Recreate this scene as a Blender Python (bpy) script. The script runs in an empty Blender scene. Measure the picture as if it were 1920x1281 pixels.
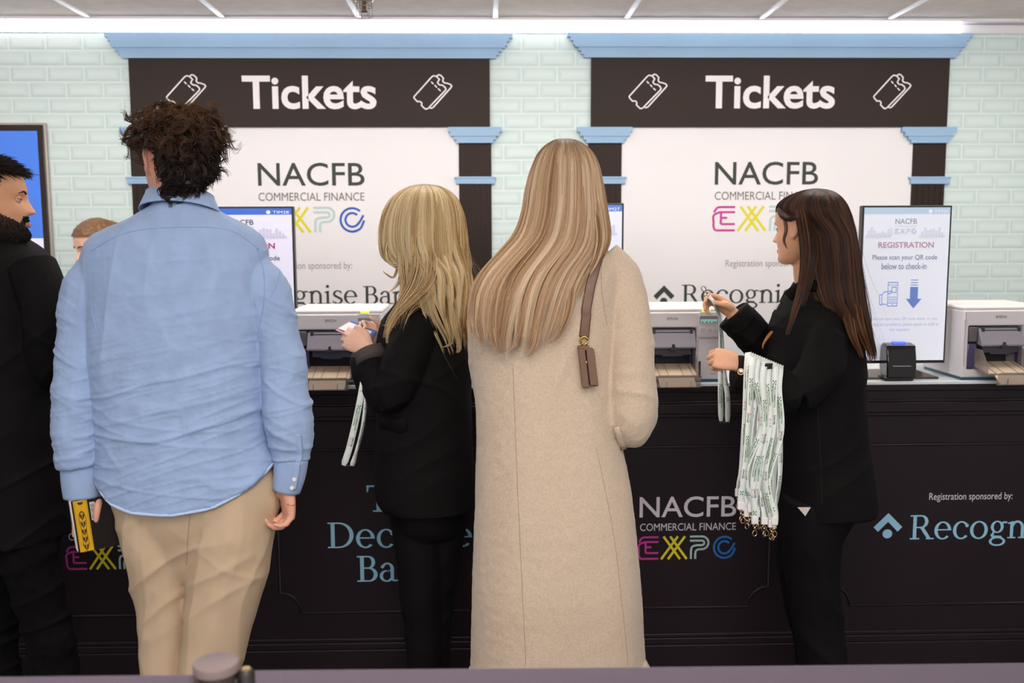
import bpy, bmesh, math, random
import numpy as np
from mathutils import Vector, Matrix, Euler
from mathutils.bvhtree import BVHTree

random.seed(7); RNG = np.random.default_rng(7)
S = bpy.context.scene
COL = S.collection
PI = math.pi

# ------------------------------------------------------------------ camera
FPX, CAM_H = 1800.0, 1.57
PITCH, YAW, ROLL = math.radians(6.65), math.radians(1.6), math.radians(-0.2)
cam_d = bpy.data.cameras.new('camera'); cam = bpy.data.objects.new('camera', cam_d); COL.objects.link(cam)
cam_d.sensor_width = 36; cam_d.lens = FPX / 1920 * 36
cam_d.clip_start = .05; cam_d.clip_end = 60
CAM_ROT = (Matrix.Rotation(-YAW, 3, 'Z') @ Matrix.Rotation(PI / 2 - PITCH, 3, 'X') @ Matrix.Rotation(ROLL, 3, 'Z'))
cam.matrix_world = Matrix.Translation((0, 0, CAM_H)) @ CAM_ROT.to_4x4()
cam_d.dof.use_dof = True; cam_d.dof.focus_distance = 2.75; cam_d.dof.aperture_fstop = 3.5
S.camera = cam

# ------------------------------------------------------------------ world, lights, exposure
S.view_settings.view_transform = 'Standard'; S.view_settings.look = 'None'
S.view_settings.exposure = 0.0; S.view_settings.gamma = 1.0; S.view_settings.use_curve_mapping = False
w = bpy.data.worlds.new('hall'); S.world = w; w.use_nodes = True
w.node_tree.nodes['Background'].inputs[0].default_value = (1.0, .95, .92, 1)
w.node_tree.nodes['Background'].inputs[1].default_value = .42

def area(name, loc, size, energy, color=(1, .97, .94), rot=(0, 0, 0)):
    d = bpy.data.lights.new(name, 'AREA'); d.shape = 'RECTANGLE'; d.size, d.size_y = size
    d.energy = energy; d.color = color
    o = bpy.data.objects.new(name, d); COL.objects.link(o); o.location = loc; o.rotation_euler = rot
    return o
area('ceiling_panel_light_front', (0.2, .7, 2.50), (4.6, .8), 30)
area('ceiling_fill_light', (0.1, 3.5, 2.40), (5.6, .10), 34, rot=(PI, 0, 0))  # unseen upward fill, added to brighten the ceiling
area('ceiling_panel_light_hall', (0.2, -1.4, 2.50), (5.5, 2.2), 215, rot=(math.radians(34), 0, 0))
fl = bpy.data.lights.new('bounce_fill', 'SPOT'); fl.energy = 420; fl.spot_size = math.radians(120); fl.spot_blend = .8; fl.shadow_soft_size = .05; fl.color = (1, .96, .92)  # unseen spot by the camera, added to lift the ceiling and soften the light
flo = bpy.data.objects.new('bounce_fill', fl); COL.objects.link(flo); flo.location = (.1, -.15, 1.72); flo.rotation_euler = (math.radians(180 - 22), 0, 0)
area('wall_wash_light', (0.2, 3.25, 2.50), (5.6, .3), 48, rot=(math.radians(24), 0, 0))

# ------------------------------------------------------------------ helpers: projection of measurements
def ray(px, py):
    return (CAM_ROT @ Vector(((px - 960) / FPX, -(py - 640.5) / FPX, -1.0)))
def P(px, py, Y):
    """the point of the plane y = Y that the photograph shows at (px, py)"""
    d = ray(px, py); t = Y / d.y
    return Vector((d.x * t, Y, CAM_H + d.z * t))
def PXM(py, Y):
    """metres per photograph pixel at depth Y"""
    return (P(961, py, Y) - P(960, py, Y)).length

# ------------------------------------------------------------------ helpers: materials
def lin(c):
    r = []
    for v in c[:3]:
        v = v / 255.0
        r.append(v / 12.92 if v <= .04045 else ((v + .055) / 1.055) ** 2.4)
    return (*r, 1.0)
_M = {}
def mat(name, col, rough=.5, metal=0.0, var=.0, scale=30, bump=0.0, bscale=200, emit=None, estr=0, trans=0, alpha=None, spec=.5, sheen=0, coat=0, attr=None, stretch=None):
    if name in _M: return _M[name]
    m = bpy.data.materials.new(name); m.use_nodes = True; _M[name] = m
    nt = m.node_tree; b = nt.nodes['Principled BSDF']; L = nt.links.new
    c = lin(col)
    b.inputs['Base Color'].default_value = c; b.inputs['Roughness'].default_value = rough
    b.inputs['Metallic'].default_value = metal; b.inputs['Specular IOR Level'].default_value = spec
    if trans: b.inputs['Transmission Weight'].default_value = trans
    if sheen: b.inputs['Sheen Weight'].default_value = sheen
    if coat: b.inputs['Coat Weight'].default_value = coat
    if alpha is not None: b.inputs['Alpha'].default_value = alpha
    if emit: b.inputs['Emission Color'].default_value = lin(emit); b.inputs['Emission Strength'].default_value = estr
    tc = nt.nodes.new('ShaderNodeTexCoord'); src = tc.outputs['Object']
    if stretch:
        mp = nt.nodes.new('ShaderNodeMapping'); mp.inputs['Scale'].default_value = stretch; L(src, mp.inputs['Vector']); src = mp.outputs['Vector']
    if attr:
        a = nt.nodes.new('ShaderNodeAttribute'); a.attribute_name = attr; L(a.outputs['Color'], b.inputs['Base Color'])
    elif var:
        n = nt.nodes.new('ShaderNodeTexNoise'); n.inputs['Scale'].default_value = scale; n.inputs['Detail'].default_value = 5
        L(src, n.inputs['Vector'])
        r = nt.nodes.new('ShaderNodeValToRGB')
        r.color_ramp.elements[0].position = .3; r.color_ramp.elements[1].position = .7
        r.color_ramp.elements[0].color = tuple(x * (1 - var) for x in c[:3]) + (1,)
        r.color_ramp.elements[1].color = tuple(min(1, x * (1 + var)) for x in c[:3]) + (1,)
        L(n.outputs['Fac'], r.inputs['Fac']); L(r.outputs['Color'], b.inputs['Base Color'])
    if bump:
        n2 = nt.nodes.new('ShaderNodeTexNoise'); n2.inputs['Scale'].default_value = bscale; n2.inputs['Detail'].default_value = 3
        L(src, n2.inputs['Vector'])
        bp = nt.nodes.new('ShaderNodeBump'); bp.inputs['Strength'].default_value = bump; bp.inputs['Distance'].default_value = .002
        L(n2.outputs['Fac'], bp.inputs['Height']); L(bp.outputs['Normal'], b.inputs['Normal'])
    return m

# ------------------------------------------------------------------ helpers: geometry as (verts Nx3 array, faces list)
def join(parts):
    V, Fc, o = [], [], 0
    for v, f in parts:
        v = np.asarray(v, float); V.append(v); Fc += [tuple(i + o for i in q) for q in f]; o += len(v)
    return (np.concatenate(V) if V else np.zeros((0, 3))), Fc
def xform(g, M):
    v, f = g; M = np.array(M); v = np.asarray(v, float)
    return v @ M[:3, :3].T + M[:3, 3], f
def box(x0, x1, y0, y1, z0, z1):
    v = [(x, y, z) for x in (x0, x1) for y in (y0, y1) for z in (z0, z1)]
    return np.array(v, float), [(0, 1, 3, 2), (4, 6, 7, 5), (0, 4, 5, 1), (2, 3, 7, 6), (0, 2, 6, 4), (1, 5, 7, 3)]
def loft(rings, cap=True):
    rings = [np.asarray(r, float) for r in rings]; n = len(rings[0]); V = np.concatenate(rings); Fc = []
    for i in range(len(rings) - 1):
        a = i * n
        for j in range(n):
            k = (j + 1) % n; Fc.append((a + j, a + k, a + n + k, a + n + j))
    if cap:
        c0, c1 = rings[0].mean(0), rings[-1].mean(0); V = np.concatenate([V, [c0, c1]]); i0 = len(V) - 2; b = (len(rings) - 1) * n
        for j in range(n):
            k = (j + 1) % n; Fc.append((k, j, i0)); Fc.append((b + j, b + k, i0 + 1))
    return V, Fc
def ell(c, a, b, n=40, p=2.0):
    """horizontal superellipse ring, a along vector a, b along vector b"""
    t = np.linspace(0, 2 * PI, n, endpoint=False); ct, st = np.cos(t), np.sin(t)
    ca = np.sign(ct) * np.abs(ct) ** (2 / p); sb = np.sign(st) * np.abs(st) ** (2 / p)
    return np.asarray(c)[None] + ca[:, None] * np.asarray(a)[None] + sb[:, None] * np.asarray(b)[None]
def catmull(pts, m):
    pts = np.asarray(pts, float); n = len(pts); out = []
    if n < 3:
        t = np.linspace(0, 1, m)[:, None]; return pts[0] * (1 - t) + pts[-1] * t
    u = np.linspace(0, n - 1, m)
    for x in u:
        i = min(int(x), n - 2); t = x - i
        p0 = pts[max(i - 1, 0)]; p1 = pts[i]; p2 = pts[i + 1]; p3 = pts[min(i + 2, n - 1)]
        out.append(.5 * ((2 * p1) + (-p0 + p2) * t + (2 * p0 - 5 * p1 + 4 * p2 - p3) * t * t + (-p0 + 3 * p1 - 3 * p2 + p3) * t ** 3))
    return np.array(out)
def tube(pts, rad, n=16, m=None, side=None, flat=1.0, cap=True):
    """closed tube; rad one value, list, or list of (a, b); side is the direction of a"""
    pts = np.array([tuple(p) for p in pts], float)
    R = np.array([(r if hasattr(r, '__len__') else (r, r * flat)) for r in (rad if hasattr(rad, '__len__') else [rad] * len(pts))], float)
    if m: 
        q = catmull(np.hstack([pts, R]), m); pts, R = q[:, :3], q[:, 3:]
    T = np.gradient(pts, axis=0); T /= np.linalg.norm(T, axis=1)[:, None] + 1e-12
    s = np.array(side, float) if side is not None else (np.array([1., 0, 0]) if abs(T[0][0]) < .8 else np.array([0, 1., 0]))
    rings = []; ang = np.linspace(0, 2 * PI, n, endpoint=False)
    for p, t, r in zip(pts, T, R):
        x = s - t * np.dot(s, t); x /= np.linalg.norm(x) + 1e-12; y = np.cross(t, x)
        if side is None: s = x
        rings.append(p + np.cos(ang)[:, None] * x * r[0] + np.sin(ang)[:, None] * y * r[1])
    return loft(rings, cap)
def ellipsoid(c, r, n=20, m=12):
    rings = []
    for i in range(1, m):
        a = PI * i / m
        rings.append(ell((c[0], c[1], c[2] + r[2] * math.cos(a)), (r[0] * math.sin(a), 0, 0), (0, r[1] * math.sin(a), 0), n))
    return loft(rings)
def cyl(c, r, h, n=32, axis='z', r2=None):
    r2 = r if r2 is None else r2; c = np.array(c, float)
    A = {'z': ((1, 0, 0), (0, 1, 0), (0, 0, 1)), 'y': ((1, 0, 0), (0, 0, 1), (0, 1, 0)), 'x': ((0, 1, 0), (0, 0, 1), (1, 0, 0))}[axis]
    a, b, d = map(np.array, A)
    return loft([ell(c, a * r, b * r, n), ell(c + d * h, a * r2, b * r2, n)])

# vectorised value noise
def _h(i, j, k, s):
    n = (i * 374761393 + j * 668265263 + k * 2147483647 + s * 974634777) & 0x7fffffff
    n = ((n ^ (n >> 13)) * 1274126177) & 0x7fffffff
    return ((n ^ (n >> 16)) & 0xffff) / 65535.0
def vnoise(p, seed=0):
    p = np.asarray(p, float); i = np.floor(p).astype(np.int64); f = p - i; f = f * f * (3 - 2 * f)
    r = 0
    for dx in (0, 1):
        for dy in (0, 1):
            for dz in (0, 1):
                wgt = (f[:, 0] if dx else 1 - f[:, 0]) * (f[:, 1] if dy else 1 - f[:, 1]) * (f[:, 2] if dz else 1 - f[:, 2])
                r = r + wgt * _h(i[:, 0] + dx, i[:, 1] + dy, i[:, 2] + dz, seed)
    return r * 2 - 1
def fbm(p, seed=0, o=3):
    r = 0; a = 1
    for k in range(o): r = r + a * vnoise(np.asarray(p) * 2 ** k, seed + k); a *= .5
    return r
def ridge(p, seed=0, e=3):
    return (1 - np.abs(vnoise(p, seed))) ** e
def sstep(x, a, b):
    t = np.clip((x - a) / (b - a), 0, 1); return t * t * (3 - 2 * t)

# ------------------------------------------------------------------ helpers: objects
def root(name, loc, label, cat, group=None, rz=0):
    o = bpy.data.objects.new(name, None); COL.objects.link(o); o.location = loc; o.rotation_euler = (0, 0, rz)
    o.empty_display_size = .05
    o['label'] = label; o['category'] = cat
    if group: o['group'] = group
    return o
def tag(o, label, cat, group=None):
    o['label'] = label; o['category'] = cat
    if group: o['group'] = group
    return o
def mesh(g, smooth=True):
    v, f = g; me = bpy.data.meshes.new('m'); me.from_pydata([tuple(x) for x in v], [], [tuple(int(i) for i in q) for q in f]); me.update()
    bm = bmesh.new(); bm.from_mesh(me); bmesh.ops.recalc_face_normals(bm, faces=bm.faces); bm.to_mesh(me); bm.free()
    if smooth: me.shade_smooth()
    return me
def wloc(o):
    return wloc(o.parent) + Vector(o.location) if o.parent else Vector(o.location)
def obj(name, g, m, parent=None, smooth=True, bevel=0, world=True, angle=None, seg=2, label=None):
    """one mesh object; world: coordinates are given in the world, else local to the parent"""
    me = g if isinstance(g, bpy.types.Mesh) else mesh(g, smooth)
    me.name = name; me.materials.clear()
    for x in (m if isinstance(m, (list, tuple)) else [m]): me.materials.append(x)
    o = bpy.data.objects.new(name, me); COL.objects.link(o)
    if parent:
        if world: off = wloc(parent); me.transform(Matrix.Translation(-off)); me['off'] = tuple(off)
        o.parent = parent
    if label: o['label'] = label
    if bevel:
        b = o.modifiers.new('bevel', 'BEVEL'); b.width = bevel; b.segments = seg; b.limit_method = 'ANGLE'; b.angle_limit = math.radians(40)
    if angle is not None: me.set_sharp_from_angle(angle=math.radians(angle))
    return o
def hard(name, g, m, parent=None, bevel=0, world=True, label=None, seg=2):
    return obj(name, g, m, parent, smooth=True, bevel=bevel, world=world, angle=35, seg=seg, label=label)
def struct(o): o['kind'] = 'structure'; return o
def wrap(parts, voxel, smooth=4, disp=None, cut=None, factor=.5):
    """closed overlapping volumes -> one continuous skin -> displaced along its normals by disp(co)"""
    g = join(parts); me = bpy.data.meshes.new('w'); me.from_pydata([tuple(x) for x in g[0]], [], g[1]); me.update()
    bm = bmesh.new(); bm.from_mesh(me); bmesh.ops.recalc_face_normals(bm, faces=bm.faces); bm.to_mesh(me); bm.free()
    o = bpy.data.objects.new('w', me); COL.objects.link(o)
    r = o.modifiers.new('r', 'REMESH'); r.mode = 'VOXEL'; r.voxel_size = voxel; r.use_smooth_shade = True
    if smooth:
        s = o.modifiers.new('s', 'SMOOTH'); s.iterations = smooth; s.factor = factor
    out = bpy.data.meshes.new_from_object(o.evaluated_get(bpy.context.evaluated_depsgraph_get()))
    bpy.data.objects.remove(o); bpy.data.meshes.remove(me)
    if disp:
        n = len(out.vertices); co = np.empty(n * 3); out.vertices.foreach_get('co', co); co = co.reshape(-1, 3)
        no = np.empty(n * 3); out.vertex_normals.foreach_get('vector', no); no = no.reshape(-1, 3)
        d = disp(co, no); co = co + (no * d[:, None] if d.ndim == 1 else d)
        out.vertices.foreach_set('co', co.ravel()); out.update()
    out.shade_smooth()
    return out
def bvh_of(me):
    off = Vector(me.get('off', (0, 0, 0))); return BVHTree.FromPolygons([v.co + off for v in me.vertices], [tuple(p.vertices) for p in me.polygons])
def on(bvh, px, py, lift=.0, fallbackY=None):
    """the point of a surface that the photograph shows at (px, py), lifted off it"""
    d = ray(px, py).normalized(); h = bvh.ray_cast(Vector((0, 0, CAM_H)), d)
    if h[0] is None: return P(px, py, fallbackY) if fallbackY else None
    n = h[1]
    if n.dot(d) > 0: n = -n
    return h[0] + n * lift
def path_on(bvh, pts, m, lift=.0):
    c = catmull(np.array(pts, float), m); r = [on(bvh, x, y, lift) for x, y in c]
    return [p for p in r if p is not None]

# ------------------------------------------------------------------ helpers: flat lettering and line drawings
def text2d(body, bold=0.0, spacing=1.0):
    c = bpy.data.curves.new('t', 'FONT'); c.body = body; c.offset = bold; c.space_character = spacing; c.resolution_u = 4
    o = bpy.data.objects.new('t', c); COL.objects.link(o)
    me = bpy.data.meshes.new_from_object(o.evaluated_get(bpy.context.evaluated_depsgraph_get()))
    v = np.array([x.co[:] for x in me.vertices]); f = [tuple(p.vertices) for p in me.polygons]
    bpy.data.objects.remove(o); bpy.data.curves.remove(c); bpy.data.meshes.remove(me)
    v[:, 2] = 0
    return v, f
def poly2d(pts): return np.array([(x, y, 0) for x, y in pts], float), [tuple(range(len(pts)))]
def rect2d(x0, y0, x1, y1): return poly2d([(x0, y0), (x1, y0), (x1, y1), (x0, y1)])
def arc2d(cx, cy, rx, ry, tx, ty, a0, a1, n=28):
    a = np.radians(np.linspace(a0, a1, n)); v = []
    for t in a: v.append((cx + rx * math.cos(t), cy + ry * math.sin(t), 0)); v.append((cx + (rx - tx) * math.cos(t), cy + (ry - ty) * math.sin(t), 0))
    return np.array(v), [(2 * i, 2 * i + 2, 2 * i + 3, 2 * i + 1) for i in range(n - 1)]
def disc2d(cx, cy, r, n=20): return poly2d([(cx + r * math.cos(2 * PI * i / n), cy + r * math.sin(2 * PI * i / n)) for i in range(n)])
def line2d(pts, wd, round_=True, closed=False):
    pts = [np.array(p, float) for p in pts]; out = []
    if closed: pts = pts + [pts[0]]
    for a, b in zip(pts[:-1], pts[1:]):
        d = b - a; l = np.hypot(*d)
        if l < 1e-9: continue
        n = np.array((-d[1], d[0])) / l * wd / 2
        out.append(poly2d([a - n, b - n, b + n, a + n]))
    if round_:
        for p in pts: out.append(disc2d(p[0], p[1], wd / 2, 12))
    return join(out)
def smooth2d(pts, m): return [tuple(p) for p in catmull(np.array(pts, float), m)]
# serif capitals and lower case, drawn as stems, bowls and serifs
def _glyph(ch):
    R, A, J = rect2d, arc2d, join
    if ch == 'R': return J([R(.08, 0, .18, .7), R(0, 0, .27, .04), R(0, .66, .2, .7), R(.17, .66, .32, .7), R(.17, .325, .32, .365), A(.31, .5125, .2, .1875, .1, .04, -90, 90), poly2d([(.27, .345), (.385, .345), (.6, .02), (.49, .02)]), R(.46, 0, .68, .04)]), .68
    if ch == 'B': return J([R(.08, 0, .18, .7), R(0, 0, .3, .04), R(0, .66, .3, .7), R(.17, .35, .3, .39), A(.29, .525, .18, .175, .095, .04, -90, 90), A(.3, .195, .23, .195, .105, .04, -90, 90)]), .57
    if ch == 'D': return J([R(.08, 0, .18, .7), R(0, 0, .3, .04), R(0, .66, .3, .7), A(.28, .35, .38, .35, .105, .042, -90, 90)]), .71
    if ch == 'T': return J([R(.26, 0, .36, .7), R(.02, .655, .6, .7), poly2d([(.02, .52), (.055, .52), (.085, .68), (.02, .68)]), poly2d([(.6, .52), (.565, .52), (.535, .68), (.6, .68)]), R(.17, 0, .45, .04)]), .64
    if ch == 'e': return J([A(.25, .25, .24, .262, .095, .042, 0, 318), R(.09, .25, .487, .287)]), .53
    if ch == 'c': return J([A(.25, .25, .24, .262, .095, .042, 40, 320), disc2d(.405, .385, .05)]), .49
    if ch == 'o': return J([A(.26, .25, .255, .262, .095, .042, 0, 360)]), .56
    if ch == 'g': return J([A(.22, .335, .185, .177, .085, .038, 0, 360), A(.235, -.085, .235, .135, .075, .045, 0, 360), poly2d([(.1, .2), (.15, .175), (.12, .1), (.06, .1)]), line2d([(.075, .1), (.1, .055), (.2, .045), (.33, .04)], .07), R(.37, .44, .5, .49), poly2d([(.33, .42), (.37, .38), (.42, .49), (.37, .49)])]), .52
    if ch == 'n': return J([R(.07, 0, .16, .48), R(0, 0, .235, .036), poly2d([(0, .45), (.16, .5), (.16, .4), (0, .42)]), A(.275, .3, .195, .212, .09, .06, 0, 160), R(.38, 0, .47, .31), R(.31, 0, .545, .036)]), .57
    if ch == 'h': return J([R(.07, 0, .16, .73), R(0, 0, .235, .036), poly2d([(0, .69), (.16, .74), (.16, .64), (0, .66)]), A(.275, .3, .195, .212, .09, .06, 0, 160), R(.38, 0, .47, .31), R(.31, 0, .545, .036)]), .57
    if ch == 'i': return J([R(.07, 0, .16, .48), R(0, 0, .235, .036), poly2d([(0, .45), (.16, .5), (.16, .4), (0, .42)]), disc2d(.113, .655, .058)]), .27
    if ch == 's': return J([A(.2, .37, .165, .142, .08, .045, 35, 260), A(.2, .13, .18, .142, .085, .045, -150, 80), line2d([(.12, .3), (.28, .2)], .085), R(.3, .37, .335, .48), R(.02, .02, .055, .13)]), .41
    if ch == 'a': return J([A(.19, .15, .18, .16, .085, .04, 60, 330), R(.29, .03, .38, .36), A(.21, .345, .17, .167, .09, .045, 0, 150), disc2d(.085, .4, .045), line2d([(.33, .05), (.38, .02), (.45, .03)], .04), poly2d([(.2, .27), (.2, .31), (.3, .32), (.3, .28)])]), .47
    if ch == 'k': return J([R(.07, 0, .16, .73), R(0, 0, .235, .036), poly2d([(0, .69), (.16, .74), (.16, .64), (0, .66)]), poly2d([(.14, .2), (.2, .2), (.42, .47), (.36, .47)]), poly2d([(.2, .27), (.29, .32), (.5, .02), (.39, .02)]), R(.31, 0, .56, .036), R(.3, .455, .5, .49)]), .56
    if ch == 'v': return J([poly2d([(.06, .47), (.16, .47), (.3, .1), (.23, 0)]), poly2d([(.23, 0), (.28, 0), (.46, .47), (.41, .47)]), R(0, .455, .22, .49), R(.34, .455, .52, .49)]), .52
    return (np.zeros((0, 3)), []), .25
def serif2d(s):
    x = 0; out = []
    for ch in s:
        (v, f), adv = _glyph(ch)
        if len(v): out.append((v + np.array([x, 0, 0]), f))
        x += adv
    return join(out)
def chevron2d():
    return join([poly2d([(0, .42), (.5, .95), (1, .42), (.84, .25), (.5, .62), (.16, .25)]), disc2d(.49, .17, .17)])
def fit(g, x0, y0, x1, y1, keep=False):
    """scale a flat drawing into the rectangle x0..x1, y0..y1"""
    v, f = g; v = v.copy(); lo, hi = v.min(0), v.max(0); s = np.array([(x1 - x0) / (hi[0] - lo[0]), (y1 - y0) / (hi[1] - lo[1]) if hi[1] > lo[1] else 1])
    if keep: s[:] = min(s)
    v[:, 0] = x0 + (v[:, 0] - lo[0]) * s[0]; v[:, 1] = y0 + (v[:, 1] - lo[1]) * s[1]
    return v, f
def upright(g, Y):
    """flat drawing (x, y) -> standing in the plane y = Y, facing the camera side"""
    v, f = g; return np.column_stack([v[:, 0], np.full(len(v), Y), v[:, 1]]), f
def fitpx(g, px0, pyt, px1, pyb, Y):
    """place a flat drawing on the plane y = Y where the photograph shows it"""
    a = P(px0, pyb, Y); b = P(px1, pyt, Y)
    return upright(fit(g, a.x, a.z, b.x, b.z), Y)
def flat(name, g, m, parent, world=True):
    v, f = g; v = np.array(v, float)
    # pieces that overlap in one print lie a few hundredths of a millimetre apart
    own = np.full(len(v), -1); k = -1; last = -1
    for q in f:
        if all(own[i] < 0 for i in q): k += 1; own[list(q)] = k
        else:
            j = max(own[i] for i in q); own[list(q)] = j
    v[:, 1] -= (np.maximum(own, 0) % 9) * 4e-5
    me = bpy.data.meshes.new(name); me.from_pydata([tuple(x) for x in v], [], f); me.update()
    return obj(name, me, m, parent, world=world)
def expo2d():
    """the four striped letters E X P O as four flat drawings in one frame of 440 x 155"""
    W = 13
    E = join([line2d(smooth2d([(45, 118), (2, 98), (2, 55), (2, 30), (12, 8), (40, 6)], 22) + [(128, 6)], W, False), line2d(smooth2d([(3, 115), (22, 143), (52, 147)], 10) + [(128, 147)], W, False), line2d([(45, 116), (128, 116)], W, False), line2d([(45, 118), (45, 44), (128, 44)], W, False), line2d([(48, 82), (82, 82)], W, False)])
    X = join([line2d([(160, 151), (268, 2)], W + 2, False), line2d([(203, 151), (311, 2)], W + 2, False), line2d([(146, 2), (252, 151)], W + 2, False), line2d([(190, 2), (298, 151)], W + 2, False)])
    def bow(r):
        return [(408 + r * math.cos(a), 107 + r * math.sin(a)) for a in np.radians(np.linspace(90, -90, 16))]
    Pp = join([line2d([(330, 149)] + bow(42) + smooth2d([(390, 65), (372, 58), (366, 40)], 8) + [(366, 2)], W, False), line2d([(330, 122)] + bow(15) + smooth2d([(372, 92), (345, 82), (338, 55)], 8) + [(338, 2)], W, False)])
    O = join([arc2d(556, 76, 76, 76, W, W, 48, 292, 50), arc2d(556, 76, 47, 47, W, W, 44, 338, 50), line2d(smooth2d([(552, 35), (578, 42), (602, 68), (622, 104)], 14), W, False), line2d(smooth2d([(560, 6), (602, 24), (626, 72)], 14), W, False)])
    O = (O[0] * np.array([.98, 1, 1]) + np.array([9, 0, 0]), O[1])
    return [E, X, Pp, O]
EXPO_COL = [(196, 52, 148), (226, 214, 30), (188, 212, 210), (44, 92, 190)]
def expo_at(px0, pyt, px1, pyb, Y, parent, dark=False, only=None):
    a = P(px0, pyb, Y); b = P(px1, pyt, Y); lo, hi = 0.0, 634.0
    for k, g in enumerate(expo2d()):
        if only and k not in only: continue
        v = g[0].copy(); v[:, 0] = a.x + (v[:, 0] - lo) / (hi - lo) * (b.x - a.x); v[:, 1] = a.z + v[:, 1] / 153 * (b.z - a.z)
        c = EXPO_COL[k]
        if dark and k == 2: c = (170, 200, 200)
        if dark and k == 3: c = (18, 108, 190)
        flat('logo_letter', upright((v, g[1]), Y - .0003 * k), mat('print_%d_%s' % (k, dark), c, .6), parent)
# ================================================================== THE SETTING
YW, YC = 4.55, 3.28
WTOP = P(960, 62, YW).z; CEIL = WTOP + .048
TOPZ = P(1300, 718, YC).z
XL, XR = -3.6, 3.6

def tile_material():
    m = bpy.data.materials.new('printed_tiles'); m.use_nodes = True; nt = m.node_tree; L = nt.links.new; b = nt.nodes['Principled BSDF']
    def mth(op, a, c=None, clamp=False):
        n = nt.nodes.new('ShaderNodeMath'); n.operation = op; n.use_clamp = clamp
        for i, x in enumerate((a, c)):
            if x is None: continue
            if isinstance(x, (int, float)): n.inputs[i].default_value = x
            else: L(x, n.inputs[i])
        return n.outputs[0]
    tc = nt.nodes.new('ShaderNodeTexCoord'); sp = nt.nodes.new('ShaderNodeSeparateXYZ'); L(tc.outputs['Object'], sp.inputs[0])
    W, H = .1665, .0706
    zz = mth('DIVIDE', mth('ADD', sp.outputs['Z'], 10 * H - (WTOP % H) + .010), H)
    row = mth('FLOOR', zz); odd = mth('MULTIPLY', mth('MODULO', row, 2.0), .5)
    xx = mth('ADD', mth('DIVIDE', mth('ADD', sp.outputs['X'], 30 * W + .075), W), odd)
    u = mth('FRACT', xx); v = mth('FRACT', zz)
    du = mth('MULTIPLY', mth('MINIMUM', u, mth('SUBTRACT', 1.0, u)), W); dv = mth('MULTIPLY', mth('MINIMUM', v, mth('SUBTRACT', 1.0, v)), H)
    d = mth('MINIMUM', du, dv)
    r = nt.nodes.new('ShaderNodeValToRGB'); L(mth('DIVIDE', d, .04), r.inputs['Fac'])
    e = r.color_ramp.elements; e[0].position = 0; e[0].color = lin((226, 234, 236)); e[1].position = 1; e[1].color = lin((222, 234, 233))  # printed bevel shading put into the colour: greener edges, paler centres
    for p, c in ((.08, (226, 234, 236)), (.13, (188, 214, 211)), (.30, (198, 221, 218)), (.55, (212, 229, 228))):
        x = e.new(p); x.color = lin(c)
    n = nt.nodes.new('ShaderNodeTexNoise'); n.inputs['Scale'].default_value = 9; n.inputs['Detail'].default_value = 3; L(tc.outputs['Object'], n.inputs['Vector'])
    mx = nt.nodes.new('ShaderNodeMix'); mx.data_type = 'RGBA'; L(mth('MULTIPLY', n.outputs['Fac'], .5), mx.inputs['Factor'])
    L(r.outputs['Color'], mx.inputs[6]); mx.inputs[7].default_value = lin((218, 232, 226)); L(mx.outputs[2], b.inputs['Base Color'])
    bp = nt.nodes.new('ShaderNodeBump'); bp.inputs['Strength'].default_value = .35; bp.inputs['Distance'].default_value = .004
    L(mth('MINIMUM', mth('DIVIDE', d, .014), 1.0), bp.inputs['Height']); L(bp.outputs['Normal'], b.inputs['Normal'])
    b.inputs['Roughness'].default_value = .5
    return m
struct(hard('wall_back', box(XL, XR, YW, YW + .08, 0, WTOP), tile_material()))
struct(hard('floor', box(XL, XR, -3.2, YW, -.05, 0), mat('carpet', (74, 70, 74), .95, var=.25, scale=90, bump=.5, bscale=500)))

def ceiling_material():
    m = mat('ceiling_board', (226, 214, 206), .95, var=.06, scale=14, bump=.25, bscale=260)
    return m
struct(hard('ceiling', box(XL, XR, -3.2, YW + .08, CEIL, CEIL + .04), ceiling_material()))
white_metal = mat('white_enamel', (232, 230, 234), .35)
bar_x = [P(x, 40, YW).x for x in (-62, 184, 430, 679, 928, 1168, 1414, 1648, 1895)]
for i, x in enumerate(bar_x):
    struct(hard('trim_%d' % (i + 1), box(x - .011, x + .011, 3.2, YW - .06, CEIL - .007, CEIL), white_metal))
struct(hard('trim_%d' % 20, box(XL, XR, YW - .105, YW - .06, CEIL - .012, CEIL), white_metal))
# lit strip along the head of the wall
lb = root('light_strip', (0, YW - .03, WTOP), 'white glowing light strip along the top edge of the tiled wall', 'light')
hard('housing', box(XL, XR, YW - .009, YW + .05, WTOP, CEIL), white_metal, lb)
hard('diffuser', box(XL, P(1800, 50, YW).x, YW - .012, YW - .0095, WTOP + .001, CEIL - .012), mat('lit_diffuser', (255, 255, 255), .4, emit=(255, 252, 255), estr=13.0), lb)
hard('end_piece', box(P(1800, 50, YW).x, XR, YW - .012, YW - .0095, WTOP + .002, CEIL - .003), white_metal, lb)
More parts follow.
